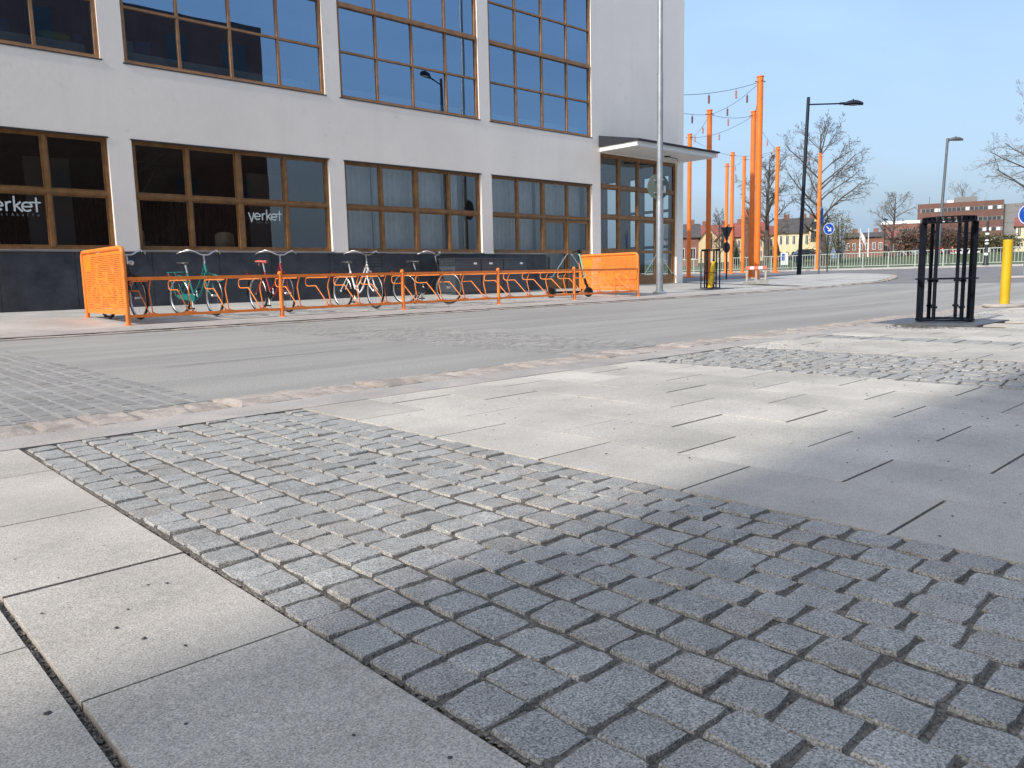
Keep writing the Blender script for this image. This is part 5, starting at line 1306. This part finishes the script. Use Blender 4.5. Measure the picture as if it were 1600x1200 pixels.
# round turret
p = px(1167,424,111); t = thing('turret','small round turret with a red dome over the red roofs','turret',(p.x,p.y,gz(p.x,p.y)))
MB().lathe([(.75,0),(.75,6.0)],16).build('wall', M['brickd'], t, True); MB().lathe([(.95,6.0),(.9,6.35),(.6,6.85),(.2,7.1),(0,7.2)],16).build('dome', M['redroof'], t, True)
house('brick_house','low red brick building with a grey roof behind the two flagpoles',1318,1379,112,2.9,3.7,M['brick'],M['greyroof'],[1.1],6,winh=.9,hip=.05)
house('brick_house','small brick house with a reddish roof right of the flagpole building',1376,1400,120,3.0,4.2,M['brick'],M['redroof'],[1.0],2,winh=.9)
def block(name, label, x0, x1, dep, H, floors, ncol, wm, side=0, sw=0., swm=None, white_top=False):
    mid, wd, rz = face(x0, x1, dep); zb = gz(mid.x, mid.y)-.05
    t = thing(name, label, 'building', (mid.x,mid.y,zb), rz); hw = wd/2
    q = MB(); q.box(-hw,hw,0,16,0,H); q.build('wall', wm, t)
    if white_top: q = MB(); q.box(-hw-.1,hw+.1,-.1,16.1,H+.002,H+.5); q.build('parapet', M['white'], t)
    fh = H/(floors+.25)
    for r in range(floors):
        z = fh*(r+.42); q = MB(); q.box(-hw+.4,hw-.02,-.03,-.002,z,z+fh*.36); bnd = q.build('window_band', M['band'], t)
        for k in range(ncol):
            ux = -hw+.6+(wd-.9)*(k+.5)/ncol; pw_ = (wd-.9)/ncol*.40; q = MB(); q.box(ux-pw_,ux+pw_,-.06,-.031,z+.05,z+fh*.36-.05); q.build('pane', M['winw'] if random.random() < .3 else M['wing'], bnd)
    if sw:
        q = MB(); q.box(hw+.002,hw+sw,1.0,15,0,H*.93); q.build('side_wing', swm, t)
        for r in range(floors):
            z = fh*(r+.40)*.93; q = MB(); q.box(hw+.1,hw+sw-.05,.95,.998,z,z+fh*.42); q.build('window_band', M['band'], t)
    return t, hw, H
block('brick_block','brown brick building with a white parapet behind the small round bare tree',1374,1432,135,5.9,3,7,M['brick'],white_top=True)
t, hw, H = block('brick_block','large dark red brick block of flats with rows of windows behind the near tree guard',1428,1561,138,9.6,5,18,M['brickd'],sw=3.6,swm=M['band'])
q = MB(); q.box(-hw*.15,hw*.40,4,10,H+.002,H+1.15); q.build('roof_plant_room', M['band'], t)
q = MB(); q.box(-hw*.32,-hw*.16,5,8,H+.002,H+.8); q.build('roof_hood', M['white'], t)
q = MB(); q.tube([(-hw*.75,5,H),(-hw*.75,5,H+1.6)],.04,5); q.build('antenna', M['flash'], t)
house('yellow_house','yellow house front at the far right edge behind the grey sign post',1583,1640,105,3.6,5.0,M['pale_w'],M['redroof'],[.7,2.2],5)
# ------------------------------------------------------------------ flagpoles, signs, cars
M['flagw'] = mat('white and red flag', (.70,.66,.66), .8, var=.1)
for k, (x, lb) in enumerate(((1342,'white flagpole with a limp pale flag before the low brick building'),(1355,'white flagpole without a flag before the low brick building'))):
    t = thing('flagpole', lb, 'flagpole', ground_px(x, 98), 0, 'flagpoles before the low brick building'); q = MB(); q.lathe([(.08,0),(.045,3.45),(.07,3.5),(0,3.56)],8); q.build('pole', M['white'], t, True)
    if k == 0:
        q = MB(); pts = [(0.05+.16*i, .04*math.sin(i*1.7)) for i in range(5)]
        for i in range(4): q.quad((pts[i][0],pts[i][1],2.5-.32*i),(pts[i+1][0],pts[i+1][1],2.5-.32*(i+1)+.1),(pts[i+1][0],pts[i+1][1],3.2-.26*(i+1)),(pts[i][0],pts[i][1],3.35-.22*i))
        fl = q.build('flag', M['flagw'], t); fl.rotation_euler = (0,0,a1)
t = thing('info_sign','white and blue upright information sign left of the dark street lamp','sign',ground_px(1225, 78),a1)
q = MB(); q.box(-.36,.36,-.05,.05,.25,1.45); q.build('sign_panel', M['white'], t); q = MB(); q.box(-.28,.02,-.058,-.051,.65,1.35); q.build('blue_field', M['signblue'], t)
for sx in (-.28,.28): q = MB(); q.box(sx-.04,sx+.04,-.03,.03,0,.25); q.build('leg', M['steel'], t)
t = thing('park_lamp','small dark park lamp between the flagpoles and the small round tree','street lamp',ground_px(1380, 90)); q = MB(); q.lathe([(.05,0),(.04,4.3)],8); q.build('pole', M['lampc'], t); q = MB(); q.box(-.4,.4,-.15,.15,4.3,4.42); q.build('lamp_head', M['lampc'], t)
CARM = {}
def car(label, x, dep, colr, rz, group='cars parked beyond the railing', van=False, name='parked_car', cat='car', yoff=0):
    if colr not in CARM: CARM[colr] = mat('car paint', colr, .25, var=.03)
    p = ground_px(x, dep); t = thing(name, label, cat, (p[0],p[1],p[2]+.02), rz, group); hw = .86
    P = [(-2.1,.28),(-2.15,.62),(-2.05,.88),(-1.3,.95),(1.0,.93),(1.9,.78),(2.12,.58),(2.1,.28)] if not van else [(-2.4,.3),(-2.45,.9),(-2.4,1.1),(1.6,1.1),(2.3,.95),(2.4,.6),(2.38,.3)]
    q = MB(); q.prism(P, -hw, hw); q.build('body', CARM[colr], t)
    G = [(-1.75,.94),(-1.25,1.40),(.15,1.42),(.95,.94)] if not van else [(-2.38,1.1),(-2.3,1.95),(1.0,1.95),(1.6,1.1)]
    zt = G[1][1]
    q = MB(); q.prism([(x_,z+.001) for x_, z in G], -hw+.10, hw-.10); q.build('window_glass', M['wing'], t)
    q = MB(); q.box(G[1][0]+.02,G[2][0]-.02,-hw+.09,hw-.09,zt+.002,zt+.05); q.build('roof', CARM[colr], t)
    wm_ = MB().lathe([(.12,-.09),(.30,-.09),(.32,-.05),(.32,.05),(.30,.09),(.12,.09)],18,Matrix.Rotation(R(90),4,'X')).mesh('wheel', M['rubber'], True)
    hm_ = MB().lathe([(.0,-.095),(.19,-.095),(.19,.095),(0,.095)],14,Matrix.Rotation(R(90),4,'X')).mesh('rim', M['silver'])
    for xx in (-1.3,1.35):
        for s in (-1,1): w_ = link('wheel', wm_, t, (xx,s*(hw-.08),.32)); link('rim', hm_, w_)
    for s in (-1,1):
        q = MB(); q.box(2.02 if not van else 2.3,2.125 if not van else 2.41,s*.72-.14,s*.72+.14,.56,.70); q.build('headlight', M['lens'], t)
        q = MB(); q.box(-2.16 if not van else -2.46,-2.06 if not van else -2.38,s*.74-.10,s*.74+.10,.62,.80); q.build('tail_light', M['redlamp'], t)
    return t
car('dark blue car roof showing over the railing left of the blue arrow sign',1265,90,(.02,.035,.05),a1)
car('silver car parked under the small round bare tree',1395,128,(.40,.42,.43),a1+.7)
car('pale grey car parked left of the near tree guard',1430,118,(.30,.31,.33),a1+.8)
car('dark blue car parked behind the left bars of the near tree guard',1449,120,(.015,.03,.09),a1+.6)
car('white car parked behind the right bars of the near tree guard',1506,118,(.72,.73,.73),a1+2.4)
p = ground_px(1476, 112); t = thing('trailer','low red trailer parked between the dark blue car and the white car','trailer',p,a1); CR = mat('red trailer paint', (.50,.02,.03), .4, var=.05)
q = MB(); q.box(-1.4,1.4,-.8,.8,.45,1.15); q.build('body', CR, t); q = MB()
for k in range(6): q = MB(); q.box(-1.38+.46*k,-1.32+.46*k,-.83,-.802,.47,1.13); q.build('rib', M['white'], t)
for s in (-1,1): q = MB(); q.lathe([(.0,-.1),(.30,-.1),(.30,.1),(0,.1)],14,Matrix.Translation((0,s*.72,.30)) @ Matrix.Rotation(R(90),4,'X')); q.build('wheel', M['rubber'], t)
# ------------------------------------------------------------------ buildings on the viewer's side of the street (they cast the shade and show in the glass)
def city_block(label, x0, x1, y0, y1, H, wm, floors, ncx, face):
    t = thing('city_building', label, 'building', ((x0+x1)/2,(y0+y1)/2,-.05)); hx, hy = (x1-x0)/2, (y1-y0)/2
    q = MB(); q.box(-hx,hx,-hy,hy,0,H); q.build('wall', wm, t); q = MB(); q.box(-hx-.0,hx+.0,-hy-.0,hy+.0,H+.002,H+.25); q.build('roof', M['greyroof'], t)
    for r in range(floors):
        for k in range(ncx):
            ux = -hx+2*hx*(k+.5)/ncx; z = H/floors*(r+.35); q = MB(); q.box(ux-.7,ux+.7,hy+.002,hy+.04,z,z+1.6); f = q.build('window', M['brickd'], t); q = MB(); q.box(ux-.6,ux+.6,hy+.041,hy+.05,z+.1,z+1.5); q.build('pane', M['wing'], f)
    return t
city_block('tall pale building down the street whose side edge shades the foreground', -52, -16, -16, -.17, 20, M['pale_w'], 7, 9, 'y')
city_block('dark brick building across the plaza behind the viewer, mirrored in the upper windows', -22.5, 21.5, -24, -10, 14.6, M['brickd'], 4, 14, 'y')
